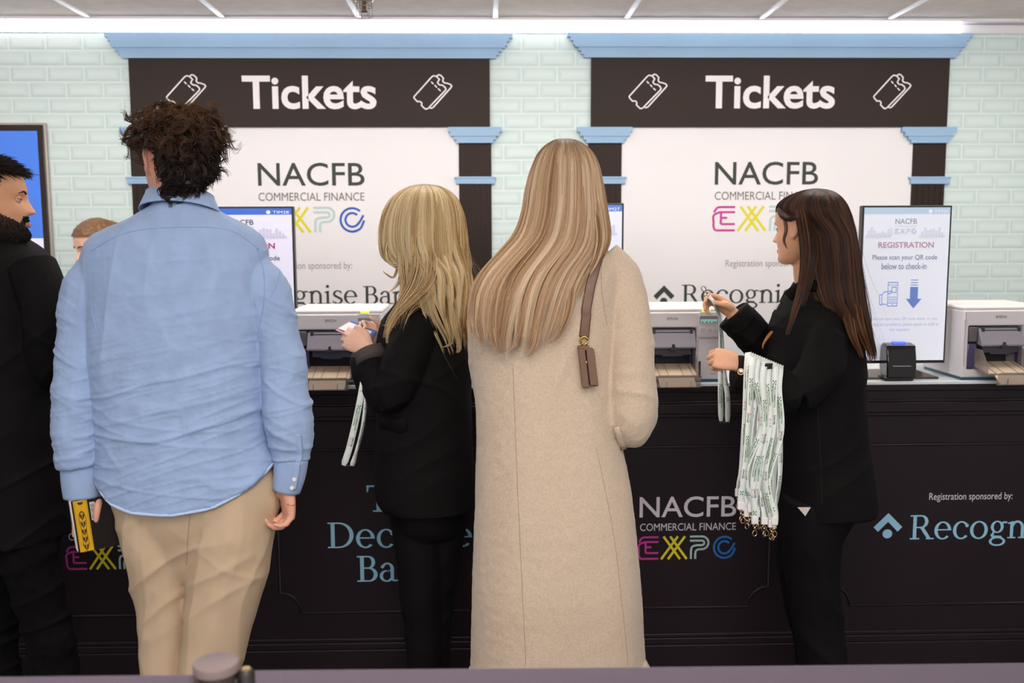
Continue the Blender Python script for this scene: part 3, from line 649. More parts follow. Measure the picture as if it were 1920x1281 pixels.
# ================================================================== PEOPLE: tools
def rows2rings(rows, Yc, n=48, p=2.25):
    out = []
    for r in rows:
        py, xl, xr, hd = r[:4]; dy = r[4] if len(r) > 4 else 0
        c = P((xl + xr) / 2, py, Yc + dy); a = (xr - xl) / 2 * PXM(py, Yc + dy)
        out.append(ell(c, (a, 0, 0), (0, hd, 0), n, p))
    return out
def dense(rows, k=4):
    w_ = max(len(r) for r in rows); a = np.array([list(r) + [0] * (w_ - len(r)) for r in rows], float)
    return [tuple(x) for x in catmull(a, (len(a) - 1) * k + 1)]
def limb(rows, m=26, n=20, side=(1, 0, 0)):
    """rows: (px, py, Y, half width in metres[, half depth])"""
    pts = [P(r[0], r[1], r[2]) for r in rows]; rad = [(r[3], r[4] if len(r) > 4 else r[3]) for r in rows]
    return tube(pts, rad, n, m, side)
def head_geo(M, H=.23, ears=True):
    T = np.array([0, .03, .08, .14, .20, .26, .32, .40, .48, .56, .64, .72, .80, .87, .93, .97, 1.0])
    yf = np.array([.066, .080, .085, .083, .081, .083, .084, .082, .080, .084, .087, .085, .077, .064, .045, .027, .004])
    yb = np.array([.028, .010, -.012, -.034, -.052, -.066, -.076, -.086, -.093, -.098, -.100, -.099, -.093, -.082, -.062, -.042, -.012])
    wd = np.array([.014, .030, .041, .049, .055, .060, .064, .068, .071, .0735, .075, .0755, .073, .066, .052, .036, .012])
    k = H / .23; t = np.linspace(0, 1, 64); n = 96; rings = []
    a = np.linspace(0, 2 * PI, n, endpoint=False)
    for q in t:
        f, b, w_ = np.interp(q, T, yf), np.interp(q, T, yb), np.interp(q, T, wd)
        cy, hy = (f + b) / 2, (f - b) / 2; p = 2.3
        x = w_ * np.sign(np.cos(a)) * np.abs(np.cos(a)) ** (2 / p); y = cy + hy * np.sign(np.sin(a)) * np.abs(np.sin(a)) ** (2 / p)
        z = np.full(n, (q - .5) * .23); fr = sstep(y, .02, .07)
        G = lambda x0, z0, sx, sz: np.exp(-((x - x0) / sx) ** 2 - ((z - z0) / sz) ** 2)
        zz = z
        nose = np.clip((.018 - zz) / .055, 0, 1) * np.where(zz < -.037, np.exp(-((zz + .037) / .0065) ** 2), 1) * (zz < .02)
        y = y + fr * (.027 * nose * np.exp(-(x / (.0075 + .006 * np.clip(-zz / .04, 0, 1))) ** 2) + .004 * G(0, .012, .01, .02))
        for s in (-1, 1):
            y = y + fr * (-.011 * G(s * .031, .0, .016, .011) + .005 * G(s * .03, .018, .022, .008) + .004 * G(s * .04, -.03, .02, .02) + .006 * G(s * .012, -.036, .006, .006))
        y = y + fr * (.006 * G(0, -.060, .02, .0045) + .007 * G(0, -.070, .017, .005) - .004 * G(0, -.0645, .02, .002) - .003 * G(0, -.080, .02, .006) + .005 * G(0, -.1, .018, .012))
        rings.append(np.column_stack([x, y, z]) * k)
    parts = [loft(rings)]
    if ears:
        for s in (-1, 1):
            ear = [(.0725, .006, .024, .004), (.081, -.010, .027, .006), (.087, -.022, .015, .006), (.086, -.022, -.004, .006), (.080, -.010, -.021, .006), (.072, .004, -.030, .006)]
            parts.append(tube([(s * e[0] * k, e[1] * k, e[2] * k) for e in ear], [(e[3] * .75 * k, e[3] * 1.35 * k) for e in ear], 12, 18, side=(1, 0, 0)))
            parts.append(xform(ellipsoid((0, 0, 0), (.0055 * k, .019 * k, .030 * k)), Matrix.Translation((s * .0790 * k, -.008 * k, -.001 * k)) @ Matrix.Rotation(s * .42, 4, 'Z')))
    return [xform(g, M) for g in parts]
def head_matrix(px, py, Y, fdir, tilt=0.0, roll=0.0):
    """fdir: the horizontal direction the face looks in; tilt down in radians"""
    f = Vector((fdir[0], fdir[1], 0)).normalized(); ang = math.atan2(f.y, f.x) - PI / 2
    return Matrix.Translation(P(px, py, Y)) @ Matrix.Rotation(ang, 4, 'Z') @ Matrix.Rotation(-tilt, 4, 'X') @ Matrix.Rotation(roll, 4, 'Y')
def hand_geo(wrist, tx, fy, bz, k=1.0, curl=(25, 30, 20), spread=1.0, curls=None, thumb=None, skip_wrist=False):
    """wrist point; tx to the thumb side, fy along the fingers, bz out of the back of the hand"""
    fy = Vector(fy).normalized(); tx = Vector(tx); tx = (tx - fy * tx.dot(fy)).normalized(); bz0 = Vector(bz); n_ = fy.cross(tx); bz = n_ if n_.dot(bz0) > 0 else -n_
    w0 = Vector(wrist)
    L = lambda x, y, z: np.array(w0 + (tx * x + fy * y + bz * z) * k)
    g = []
    rings = []; ang = np.linspace(0, 2 * PI, 24, endpoint=False)
    for y, hw, th, cx, cz in ((-.02, .026, .019, 0, 0), (.0, .0265, .019, 0, 0), (.025, .033, .0185, .002, .001), (.05, .038, .0165, .002, .002), (.075, .0395, .0135, .001, .002), (.092, .037, .0105, .0005, .001)):
        rings.append(np.array([L(cx + hw * np.sign(math.cos(a)) * abs(math.cos(a)) ** .8, y, cz + th * np.sign(math.sin(a)) * abs(math.sin(a)) ** .8) for a in ang]))
    g.append(loft(rings)); tips = []
    base = ((.0290, .086, .0705), (.0100, .091, .079), (-.0095, .087, .073), (-.0275, .078, .057))
    for i, (bx, by, ln) in enumerate(base):
        c = curls[i] if curls else curl; p = np.array((bx, by - .014, .001)); pts = [p.copy()]; rad = [.0092]; th = 0
        sp = math.radians((6, 1, -4, -9)[i] * spread)
        pts.append(np.array((bx, by, .001))); rad.append(.0092); p = pts[-1].copy()
        for seg, cc, r in ((.46, c[0], .0084), (.30, c[1], .0078), (.24, c[2], .0064)):
            th += math.radians(cc); d = np.array((math.sin(sp) * math.cos(th), math.cos(sp) * math.cos(th), -math.sin(th)))
            for q in (.5, 1.0): pts.append(p + d * ln * seg * q); rad.append(r * (1.0 if q == 1 else .96))
            p = p + d * ln * seg
        g.append(tube([L(*q) for q in pts], [r * k for r in rad], 12)); g.append(ellipsoid(L(*p), (.0064 * k,) * 3, 10, 8)); tips.append((L(*p), bz))
    tp = thumb or ((.024, .020, -.004), (.046, .042, -.014), (.056, .068, -.020), (.058, .094, -.022))
    g.append(tube([L(*q) for q in tp], [.0135 * k, .0118 * k, .0098 * k, .0074 * k], 14, 14)); g.append(ellipsoid(L(*tp[-1]), (.0074 * k,) * 3, 10, 8)); tips.append((L(*tp[-1]), bz))
    return g, tips
def skin(name, c): return mat(name, c, .5, var=.05, scale=25, bump=.15, bscale=700)
def seg_tube(pts, rad, m=14): return tube(pts, rad, 16, m)
# ------------------------------------------------------------------ hair
def strands_mesh(Pts, Rad, Colr, core=None, core_col=None):
    """Pts N x m x 3, Rad N x m, Colr N x m x 3 -> one mesh of thin three-sided hairs (plus a closed core)"""
    N, m, _ = Pts.shape; T = np.gradient(Pts, axis=1); T /= np.linalg.norm(T, axis=2)[..., None] + 1e-9
    ref = np.zeros_like(T); ref[..., 1] = 1; X = np.cross(T, ref); X /= np.linalg.norm(X, axis=2)[..., None] + 1e-9; Yv = np.cross(T, X)
    V = np.stack([Pts + (X * math.cos(a) + Yv * math.sin(a)) * Rad[..., None] for a in (0.5, 0.5 + 2 * PI / 3, 0.5 + 4 * PI / 3)], axis=2)
    V = V.reshape(-1, 3); C = np.repeat(Colr.reshape(-1, 3), 3, axis=0)
    i = np.arange(N)[:, None, None] * (m * 3) + np.arange(m - 1)[None, :, None] * 3 + np.arange(3)[None, None, :]
    j = np.arange(N)[:, None, None] * (m * 3) + np.arange(m - 1)[None, :, None] * 3 + ((np.arange(3) + 1) % 3)[None, None, :]
    Q = np.stack([i, j, j + 3, i + 3], axis=-1).reshape(-1, 4)
    if core is not None:
        cv, cf = core; o = len(V); V = np.concatenate([V, cv]); C = np.concatenate([C, np.tile(np.array(core_col)[None], (len(cv), 1)) if np.ndim(core_col) == 1 else core_col])
        q4 = [tuple(x + o for x in q) for q in cf if len(q) == 4]; t3 = [tuple(x + o for x in q) for q in cf if len(q) == 3]
    else: q4, t3 = [], []
    Q = np.concatenate([Q, np.array(q4, int).reshape(-1, 4)]); T3 = np.array(t3, int).reshape(-1, 3)
    me = bpy.data.meshes.new('hair'); me.vertices.add(len(V)); me.vertices.foreach_set('co', V.astype(np.float32).ravel())
    nl = Q.size + T3.size; me.loops.add(nl); me.loops.foreach_set('vertex_index', np.concatenate([Q.ravel(), T3.ravel()]).astype(np.int32))
    npoly = len(Q) + len(T3); me.polygons.add(npoly)
    st = np.concatenate([np.arange(len(Q)) * 4, Q.size + np.arange(len(T3)) * 3]).astype(np.int32)
    me.polygons.foreach_set('loop_start', st); me.update(calc_edges=True)
    a = me.attributes.new('hcol', 'FLOAT_COLOR', 'POINT'); a.data.foreach_set('color', np.column_stack([C, np.ones(len(C))]).astype(np.float32).ravel())
    me.shade_smooth()
    return me
def pal(cols): return np.array([lin(c)[:3] for c in cols])
def hair_mat(name, rough=.38, spec=.45):
    return mat(name, (120, 90, 60), rough, attr='hcol', spec=spec)
def resample(q, m):
    d = np.r_[0, np.cumsum(np.linalg.norm(np.diff(q, axis=0), axis=1))]; u = np.linspace(0, d[-1], m)
    return np.column_stack([np.interp(u, d, q[:, k]) for k in range(3)])
def hair_fall(rows, n, m, cols, root_cols, seed, clumps=70, pull=.75, rad=.00075, wave=(0, 0), endvar=.14, vend=None, root_len=.3, thick=.2, theta=None, fly=60, flyamp=.03, top=.25, core_v=.72):
    rg = np.random.default_rng(seed); R = np.array([list(r) for r in rows], float); K = 80
    D = catmull(R, K); D[:, 1:3] = np.where((D[:, 2] - D[:, 1])[:, None] < 2, D[:, 1:3].mean(1)[:, None] + [[-1, 1]], D[:, 1:3])
    C = np.array([P((d[1] + d[2]) / 2, d[0], d[3]) for d in D]); A = np.array([(d[2] - d[1]) / 2 * PXM(d[0], d[3]) for d in D]); B = D[:, 4]
    vv = np.linspace(0, 1, K); ip = lambda v, a: np.interp(v, vv, a)
    th = rg.uniform(0, 2 * PI, n) if theta is None else rg.uniform(theta[0], theta[1], n)
    cl = np.floor(th / (2 * PI) * clumps + rg.normal(0, .35, n)).astype(int); cl_r = rg.uniform(-1, 1, clumps + 4); cl_c = rg.uniform(0, 1, clumps + 4); cl_e = rg.uniform(0, 1, clumps + 4); cl_p = rg.uniform(0, 2 * PI, clumps + 4)
    ci = np.mod(cl, clumps); thc = (cl + .5) / clumps * 2 * PI
    lay = 1 - thick * rg.random(n) ** 1.6
    v0 = rg.random(n) ** 2 * top * .35; ve = 1 - endvar * (.5 * cl_e[ci] + .5 * rg.random(n))
    if vend is not None: ve = ve * vend(th)
    U = np.linspace(0, 1, m)[None]; v = v0[:, None] + (ve - v0)[:, None] * U
    t2 = th[:, None] + (thc - th)[:, None] * (pull * rg.uniform(.3, 1.1, n))[:, None] * sstep(v, .2, 1.0)
    wv = wave[0] * sstep(v, .35, .9) * np.sin(wave[1] * 2 * PI * v + cl_p[ci][:, None] + .5 * (th - thc)[:, None])
    t2 = t2 + wv
    rr = lay[:, None] + (.05 * cl_r[ci][:, None] * sstep(v, .15, .7)) + .02 * np.sin(5 * v * PI + cl_p[ci][:, None])
    rr = rr + wave[0] * .5 * sstep(v, .4, 1) * np.cos(wave[1] * 2 * PI * v + cl_p[ci][:, None])
    Pts = np.stack([ip(v, C[:, 0]) + ip(v, A) * rr * np.cos(t2), ip(v, C[:, 1]) - ip(v, B) * rr * np.sin(t2), ip(v, C[:, 2])], axis=2)
    # loose hairs
    fl = rg.choice(n, min(fly, n), replace=False); amp = rg.uniform(.3, 1, len(fl)) * flyamp; dr = rg.normal(0, 1, (len(fl), 3)); dr[:, 1] *= .3
    Pts[fl] += (dr * amp[:, None])[:, None, :] * (sstep(v[fl], .15, .9) * (1 + .5 * np.sin(v[fl] * 9)))[..., None]
    Rr = rad * (.75 + .5 * rg.random(n))[:, None] * (1 - .75 * sstep(U, .8, 1.0)) * np.ones_like(v)
    Rr[fl] *= .3
    pc, rc = pal(cols), pal(root_cols)
    mixc = np.clip(cl_c[ci] * .78 + rg.random(n) * .28, 0, .999); k0 = (mixc * (len(pc) - 1)); i0 = k0.astype(int); f0 = (k0 - i0)[:, None]
    base = pc[i0] * (1 - f0) + pc[np.minimum(i0 + 1, len(pc) - 1)] * f0
    rt = rc[rg.integers(0, len(rc), n)]
    wr = (1 - sstep(v, .0, root_len) * (.75 + .25 * rg.random(n))[:, None])[..., None] * .92
    Colr = base[:, None] * (1 - wr) + rt[:, None] * wr
    vc = np.linspace(.015, core_v, 40); nn = 40
    cr = [np.column_stack([ip(x, C[:, 0]) + ip(x, A) * (.93 - .25 * max(0, x - .45)) * np.cos(np.linspace(0, 2 * PI, nn, endpoint=False)), ip(x, C[:, 1]) - ip(x, B) * (.9 - .3 * max(0, x - .45)) * np.sin(np.linspace(0, 2 * PI, nn, endpoint=False)), np.full(nn, ip(x, C[:, 2]))]) for x in vc]
    core = loft(cr); cc = (pc.mean(0) * .45 + rc.mean(0) * .2)
    return [Pts], [Rr], [Colr], core, cc
def lock(pts, n, m, s0, s1, cols, seed, rad=.0007, taper=True):
    """a lock of hair along pts (px, py, Y); s0, s1 its half width at root and tip"""
    rg = np.random.default_rng(seed); c = resample(catmull(np.array([tuple(P(*p)) for p in pts]), 60), m)
    U = np.linspace(0, 1, m); off = rg.normal(0, 1, (n, 3)) * np.array([1, .6, .35]); off /= np.maximum(1, np.linalg.norm(off, axis=1))[:, None]
    s = s0 + (s1 - s0) * U; bulge = 1 + .5 * np.sin(U * PI)
    Pts = c[None] + off[:, None] * (s * bulge)[None, :, None]
    ln = 1 - .15 * rg.random(n)
    Pts = np.stack([resample(q[:max(3, int(m * l))], m) for q, l in zip(Pts, ln)])
    Rr = np.tile((rad * (1 - .7 * sstep(U, .75, 1)))[None], (n, 1))
    pc = pal(cols); base = pc[rg.integers(0, len(pc), n)] * rg.uniform(.8, 1.15, n)[:, None]
    return Pts, Rr, np.repeat(base[:, None], m, axis=1)
def add_locks(H, locks):
    for a, b, c in locks: H[0].append(a); H[1].append(b); H[2].append(c)
    return H
def hair_obj(H, name, m, parent):
    Pp, Rr, Cc, core, cc = H
    return obj(name, strands_mesh(np.concatenate(Pp), np.concatenate(Rr), np.concatenate(Cc), core, cc), m, parent)
def scalp_hair(bvh_me, Mh, mask, n, m, length, cols, seed, comb, curl=0.0, turns=2.0, lift=.5, rad=.0008, k=1.0, lockn=1, jit=.18, droop=.35):
    """hairs rooted on the head's own surface wherever mask(local position) is true"""
    rg = np.random.default_rng(seed); Mi = np.array(Mh.inverted()); M3 = np.array(Mh)[:3, :3]
    co = np.empty(len(bvh_me.vertices) * 3); bvh_me.vertices.foreach_get('co', co); co = co.reshape(-1, 3) + np.array(tuple(bvh_me.get('off', (0, 0, 0))))
    no = np.empty(len(bvh_me.vertices) * 3); bvh_me.vertex_normals.foreach_get('vector', no); no = no.reshape(-1, 3)
    lo = co @ Mi[:3, :3].T + Mi[:3, 3]; ln_ = no @ M3
    idx = np.nonzero(mask(lo, ln_))[0]; nl = max(1, n // lockn); rep = lambda a: np.repeat(a, lockn, axis=0); n = nl * lockn; pick = rg.choice(idx, nl); L0 = rep(lo[pick]) + rg.normal(0, .0012 if lockn == 1 else .0028, (n, 3)); N0 = rep(ln_[pick])
    d = comb(rep(lo[pick]), N0) + N0 * lift; d /= np.linalg.norm(d, axis=1)[:, None]; d += rep(rg.normal(0, jit, (nl, 3))) + rg.normal(0, .03, d.shape)
    ll = rep(length(lo[pick]) * rg.uniform(.6, 1.15, nl)) * rg.uniform(.85, 1.05, n); U = np.linspace(0, 1, m)
    drop = np.array([0, 0, -1.0])
    pts = L0[:, None] + (d[:, None] * U[None, :, None] + drop * (droop * U ** 2)[None, :, None]) * ll[:, None, None]
    if curl:
        a = np.cross(d, rep(rg.normal(0, 1, (nl, 3)))); a /= np.linalg.norm(a, axis=1)[:, None]; b = np.cross(d, a); ph = rep(rg.uniform(0, 2 * PI, nl)) + rg.normal(0, .12, n); sg = rep(rg.choice([-1, 1], nl)); tn = rep(turns * rg.uniform(.6, 1.3, nl))
        an = ph[:, None] + sg[:, None] * tn[:, None] * 2 * PI * U[None]
        amp = curl * (rep(rg.uniform(.5, 1.3, nl)) * rg.uniform(.85, 1.15, n))[:, None] * sstep(U, 0, .35)[None]
        pts = pts + (a[:, None] * np.cos(an)[..., None] + b[:, None] * np.sin(an)[..., None]) * amp[..., None]
    W = pts @ M3.T + np.array(Mh)[:3, 3]
    Rr = np.tile((rad * (1 - .7 * sstep(U, .6, 1)))[None], (n, 1))
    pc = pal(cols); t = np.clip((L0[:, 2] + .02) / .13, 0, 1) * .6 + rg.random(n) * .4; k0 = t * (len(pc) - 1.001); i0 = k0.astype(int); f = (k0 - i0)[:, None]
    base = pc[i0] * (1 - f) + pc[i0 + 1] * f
    return W, Rr, np.repeat(base[:, None], m, axis=1)
def cap_from(me, Mh, mask, off, colf):
    """a close cap of hair over the masked part of the head's own surface"""
    Mi = np.array(Mh.inverted()); o_ = np.array(tuple(me.get('off', (0, 0, 0)))); co = np.array([v.co[:] for v in me.vertices]) + o_; no = np.array([v.normal[:] for v in me.vertices])
    lo = co @ Mi[:3, :3].T + Mi[:3, 3]; k = mask(lo, no @ np.array(Mh)[:3, :3]); idx = -np.ones(len(co), int); idx[k] = np.arange(k.sum())
    F_ = [tuple(idx[i] for i in p.vertices) for p in me.polygons if all(k[i] for i in p.vertices)]
    V = co[k] + no[k] * (off * (1 + .5 * vnoise(lo[k] * 140, 9)))[:, None]
    return (V, F_), np.tile(np.array(lin(colf)[:3])[None], (len(V), 1))
def eyes(parent, Mh, H, iris=(70, 46, 30), lidm=None, up=10, dn=-22):
    k = H / .23; lidm = lidm or parent.data.materials[0]
    for s in (-1, 1):
        C = Mh @ Matrix.Translation((s * .031 * k, .0640 * k, .0))
        e = obj('eye', xform(ellipsoid((0, 0, 0), (.0116 * k,) * 3, 24, 16), C), mat('eye_white', (206, 194, 186), .25), parent)
        obj('iris', xform(ellipsoid((0, 0, 0), (.0062 * k, .0030 * k, .0062 * k)), C @ Matrix.Translation((0, .0098 * k, 0))), mat('iris_%d' % iris[0], iris, .2), e)
        def cap(a0, a1, r):
            R = []
            for q in np.radians(np.linspace(a0, a1, 8)):
                t = np.radians(np.linspace(-100, 100, 24)); R.append(np.column_stack([r * math.cos(q) * np.sin(t) * 1.12, r * math.cos(q) * np.cos(t), np.full(24, r * math.sin(q))]))
            V = np.concatenate(R); F_ = [(a * 24 + b, a * 24 + b + 1, a * 24 + 25 + b, a * 24 + 24 + b) for a in range(7) for b in range(23)]
            return V * k, F_
        obj('eyelid', xform(join([cap(up, 80, .0129), cap(dn, -80, .0127)]), C), lidm, parent)
        obj('eyelash', xform(tube([(.0131 * math.sin(t) * 1.1 * k, .0131 * math.cos(t) * math.cos(math.radians(up)) * k, .0131 * math.sin(math.radians(up)) * k) for t in np.radians(np.linspace(-75, 75, 12))], .0009 * k, 6), C), mat('lash_dark', (22, 16, 14), .6), parent)
def shoes(parent, feet, m, fdir=(0, 1), L=.27):
    f = Vector((fdir[0], fdir[1], 0)).normalized(); s = Vector((-f.y, f.x, 0))
    for c in feet:
        c = Vector((c[0], c[1], 0)); rg_ = []
        for z, a, b, off in ((0, .045, L / 2, .05), (.02, .048, L / 2, .05), (.045, .044, L / 2 - .02, .045), (.075, .038, .085, .02), (.11, .036, .05, -.02)):
            rg_.append(ell(c + f * off + Vector((0, 0, z)), tuple(s * a), tuple(f * b), 28, 2.3))
        hard('shoe', loft(rg_), m, parent)
def creases(co, ang, fa, fl, seed, e=3):
    """ridges running along angle ang in the x-z plane"""
    c, s_ = math.cos(ang), math.sin(ang); al = co[:, 0] * c + co[:, 2] * s_; ac = -co[:, 0] * s_ + co[:, 2] * c
    wv = .25 * vnoise(co * 5.0, seed + 5)
    return ridge(np.column_stack([al * fl + wv, ac * fa + wv * 2, co[:, 1] * 3]), seed, e)
# ================================================================== PEOPLE
def limb_core(rows, r): return tube([P(*q[:3]) for q in rows], r, 12, 20)
def body(parent, m, head, neck, spine, arms, legs, hands, voxel=.004, neck_r=.052):
    parts = list(head)
    parts.append(tube([P(*q) for q in neck], [(neck_r, neck_r)] * len(neck), 24, 12))
    parts.append(tube([P(*q) for q in spine], [(.09, .05)] + [(.085, .06)] * (len(spine) - 1), 20, 20, side=(1, 0, 0)))
    for a in arms: parts.append(tube([P(*q[:3]) for q in a], [.032] + [.026] * (len(a) - 2) + [.026], 14, 24))
    for a in legs: parts.append(tube([P(*q[:3]) for q in a], [.055] + [.042] * (len(a) - 1), 14, 24))
    for h in hands: parts += h
    me = wrap(parts, voxel, 3)
    return obj('body', me, m, parent), me
def feet_z(rows): return [(P(*r[:3]).x, r[2]) for r in rows]
def low(px, Y, z):  # pixel row of height z above the floor at depth Y below (px)
    lo, hi = 600, 3500
    for _ in range(40):
        md = (lo + hi) / 2
        if P(px, md, Y).z > z: lo = md
        else: hi = md
    return lo
BLACK = mat('suit_black', (12, 10, 11), .8, var=.12, scale=60, bump=.25, bscale=900, spec=.15)
BLACK2 = mat('trouser_black', (11, 9, 11), .75, var=.12, scale=40, bump=.2, bscale=900, spec=.15)
LEATHER = mat('shoe_leather', (28, 22, 20), .4)

# ------------------------------------------------------------------ man in the blue shirt
Ym = 2.50
man = root('person', (P(350, 900, Ym).x, Ym, 0), 'person with dark curly hair in a pale blue shirt and beige trousers, back turned', 'person')
sk_m = skin('skin_ruddy', (216, 160, 136))
Hm = head_matrix(331, 303, 2.47, (-.66, .75), .06, 0)
armL = [(204, 492, 2.50, .050), (168, 540, 2.48, .061), (150, 620, 2.475, .058), (147, 700, 2.47, .061), (145, 770, 2.46, .060), (145, 825, 2.455, .0575), (150, 872, 2.45, .052)]
armR = [(450, 492, 2.50, .050), (496, 540, 2.48, .060), (518, 620, 2.475, .055), (531, 700, 2.47, .055), (538, 765, 2.46, .060), (544, 822, 2.455, .056), (546, 862, 2.45, .045)]
hL, _ = hand_geo(P(159, 914, 2.466), (.96, .28, 0), (-.02, .02, -1), (-.28, .96, 0), .96, curls=[(10, 26, 20)] * 4, spread=.2, thumb=((.022, .010, -.010), (.036, .026, -.034), (.034, .050, -.050), (.030, .080, -.050)))
hR, tipsR = hand_geo(P(537, 908, 2.45), (-.45, .85, 0), (.02, .02, -1), (.85, .42, 0), .98, curls=[(55, 60, 40), (50, 60, 40), (42, 55, 35), (35, 50, 30)], thumb=((.02, .02, -.008), (.036, .038, -.022), (.038, .058, -.034), (.03, .078, -.042)))
legL = [(288, 905, 2.50, .086, .118), (288, 970, 2.50, .088, .116), (297, 1050, 2.50, .078, .108), (303, 1130, 2.49, .068), (306, 1200, 2.49, .058), (305, 1270, 2.48, .050), (312, 1380, 2.47, .050), (316, low(316, 2.47, .05), 2.47, .055)]
legR = [(436, 905, 2.50, .108, .122), (436, 970, 2.49, .114, .120), (428, 1050, 2.48, .106, .114), (415, 1130, 2.47, .094), (402, 1200, 2.46, .081), (388, 1270, 2.45, .076), (374, 1380, 2.44, .066), (370, low(370, 2.44, .05), 2.44, .06)]
bodym, me_m = body(man, sk_m, head_geo(Hm, .238), [(338, 330, 2.48), (340, 375, 2.49), (342, 420, 2.50)], [(345, 430, 2.5), (345, 560, 2.5), (350, 760, 2.5), (368, 930, 2.5)],
                   [armL + [(154, 912, 2.462)], armR + [(538, 905, 2.45)]], [legL, legR], [hL, hR], neck_r=.058)
eyes(bodym, Hm, .238)
# ring on the right hand
rp = on(bvh_of(me_m), 547, 946, .0, 2.42)
obj('ring', xform(tube([(.0098 * math.cos(a), .0098 * math.sin(a), 0) for a in np.linspace(0, 2 * PI, 25)], .0016, 8), Matrix.Translation(rp + Vector((-.004, .008, 0))) @ Euler((.2, .25, 0)).to_matrix().to_4x4()), mat('gold', (214, 170, 90), .2, 1.0), bodym)
# shirt
SHIRT = mat('shirt_chambray', (146, 169, 206), .85, var=.07, scale=22, bump=.25, bscale=1200, spec=.2, sheen=.1, stretch=(1, 1, .6))
t_rows = dense([(376, 300, 382, .068, .0), (392, 276, 404, .080), (410, 246, 432, .092), (428, 206, 466, .104), (448, 176, 490, .116), (480, 160, 500, .127), (540, 162, 502, .137), (620, 168, 500, .142), (700, 178, 497, .146), (780, 186, 499, .150), (830, 190, 507, .153)], 3)
rg_ = rows2rings(t_rows, Ym, 64, 2.3)
hx = np.array([-1, -.91, -.7, -.45, -.03, .4, .7, .9, 1.0]); hy = np.array([878, 912, 944, 957, 961, 950, 926, 898, 878])
top = rg_[-1]; bot = rows2rings([(880, 189, 523, .158)], Ym, 64, 2.3)[0]
u_ = (bot[:, 0] - bot[:, 0].mean()) / ((bot[:, 0].max() - bot[:, 0].min()) / 2)
bot[:, 2] = [P(355, np.interp(q, hx, hy), Ym - .12).z for q in u_]
for k in range(1, 7): rg_.append(top + (bot - top) * k / 6)
rin = bot.copy(); rin[:, :2] = rin.mean(0)[:2] + (rin[:, :2] - rin.mean(0)[:2]) * .9; rin[:, 2] += .012; rg_.append(rin)
cxm = P(340, 700, Ym)
def shirt_disp(co, no):
    z = co[:, 2]; low_ = sstep(z, 1.42, 1.12); back = sstep(-no[:, 1], -.1, .5); arm = sstep(np.abs(co[:, 0] - cxm.x), .21, .25)
    d = .0035 * fbm(co * np.array([6, 6, 5]), 3)
    d = d + low_ * (1 - arm) * (.0062 * (creases(co, .14, 15, 2.0, 11, 6) - .2) + .0032 * (creases(co, -.12, 30, 3.2, 17, 7) - .2) + .0030 * (creases(co, .32, 38, 4, 27, 7) - .2))
    d = d + (1 - low_) * (1 - arm) * (.0045 * (creases(co, 1.35, 12, 2.2, 23, 3) - .3) + .002 * (creases(co, .1, 26, 5, 29, 3) - .3))
    d = d + arm * (.007 * (creases(co, .5, 16, 3, 31, 4) - .3) + .0045 * (creases(co, -.6, 20, 3, 37, 5) - .3) + .005 * sstep(z, 1.12, .98) * (creases(co, .05, 34, 4, 41, 3) - .3))
    d = d + .0016 * (creases(co, .2, 62, 7, 53, 5) - .2) * (.3 + low_) + .0014 * (creases(co, -.5, 55, 8, 57, 6) - .2) * (.3 + arm) + .0008 * fbm(co * 45, 51, 2)
    return d * sstep(z, 1.64, 1.54)
def chain(rows, **k): return limb(rows, 30, 22, **k)
me_s = wrap([loft(rg_), chain(armL), chain(armR)], .0036, 4, shirt_disp)
shirt = obj('shirt', me_s, SHIRT, man); bs = bvh_of(me_s)
SEAM = mat('shirt_seam', (132, 160, 204), .85); HEM = mat('shirt_hem', (176, 196, 228), .85)
def seam(name, bv, pts, m_, par, r=.0013, mm=50, lift=.0002, n=6):
    q = path_on(bv, pts, mm, lift)
    if len(q) > 3: return obj(name, tube(q, r, n), m_, par)
seam('seam', bs, [(172, 470), (240, 436), (338, 426), (430, 432), (486, 468)], SEAM, shirt)
seam('seam', bs, [(182, 462), (172, 520), (172, 580), (186, 640)], SEAM, shirt)
seam('seam', bs, [(480, 462), (494, 510), (494, 570), (480, 640)], SEAM, shirt)
seam('seam', bs, [(508, 470), (527, 486), (520, 530), (505, 560)], SEAM, shirt, .001)
hemp = [P(355 + x * 166, y - 3, Ym - .158 * max(.05, math.sqrt(max(0, 1 - abs(x) ** 2.3))) ** 1) for x, y in zip(np.linspace(-.97, .97, 41), np.interp(np.linspace(-.97, .97, 41), hx, hy))]
hq = bot[bot[:, 1] < Ym + .02]; hq = hq[np.argsort(hq[:, 0])]; hq = hq + np.array([0, .003, .002]); obj('hem', tube(hq, .0042, 8), HEM, shirt)
def band(c0, c1, a0, b0, a1, b1, th, n=40, tilt=(0, 0, 0)):
    """open standing band between two rings"""
    R = [ell(c0, (a0, 0, 0), (0, b0, 0), n), ell(c1, (a1, 0, 0), (0, b1, 0), n), ell(c1, (a1 - th, 0, 0), (0, b1 - th, 0), n), ell(c0, (a0 - th, 0, 0), (0, b0 - th, 0), n)]
    for r in R: r[:, 2] += (r[:, 1] - r[:, 1].mean()) * tilt[1] + (r[:, 0] - r[:, 0].mean()) * tilt[0]
    R.append(R[0]); return loft(R, cap=False)
cm = P(338, 398, 2.495); cm2 = P(338, 368, 2.495)
obj('collar', join([band(cm, cm2, .102, .086, .084, .074, .004, tilt=(-.02, -.32, 0)), band(cm2 + Vector((0, 0, .002)), cm2 - Vector((0, 0, .02)), .0845, .0745, .078, .068, .003, tilt=(-.02, -.32, 0))]), SHIRT, shirt)
obj('cuff', tube([P(150, 868, 2.45), P(152, 900, 2.45), P(155, 931, 2.45)], [(.049, .042), (.0495, .042), (.0475, .04)], 28, 10, side=(1, 0, 0)), SHIRT, shirt)
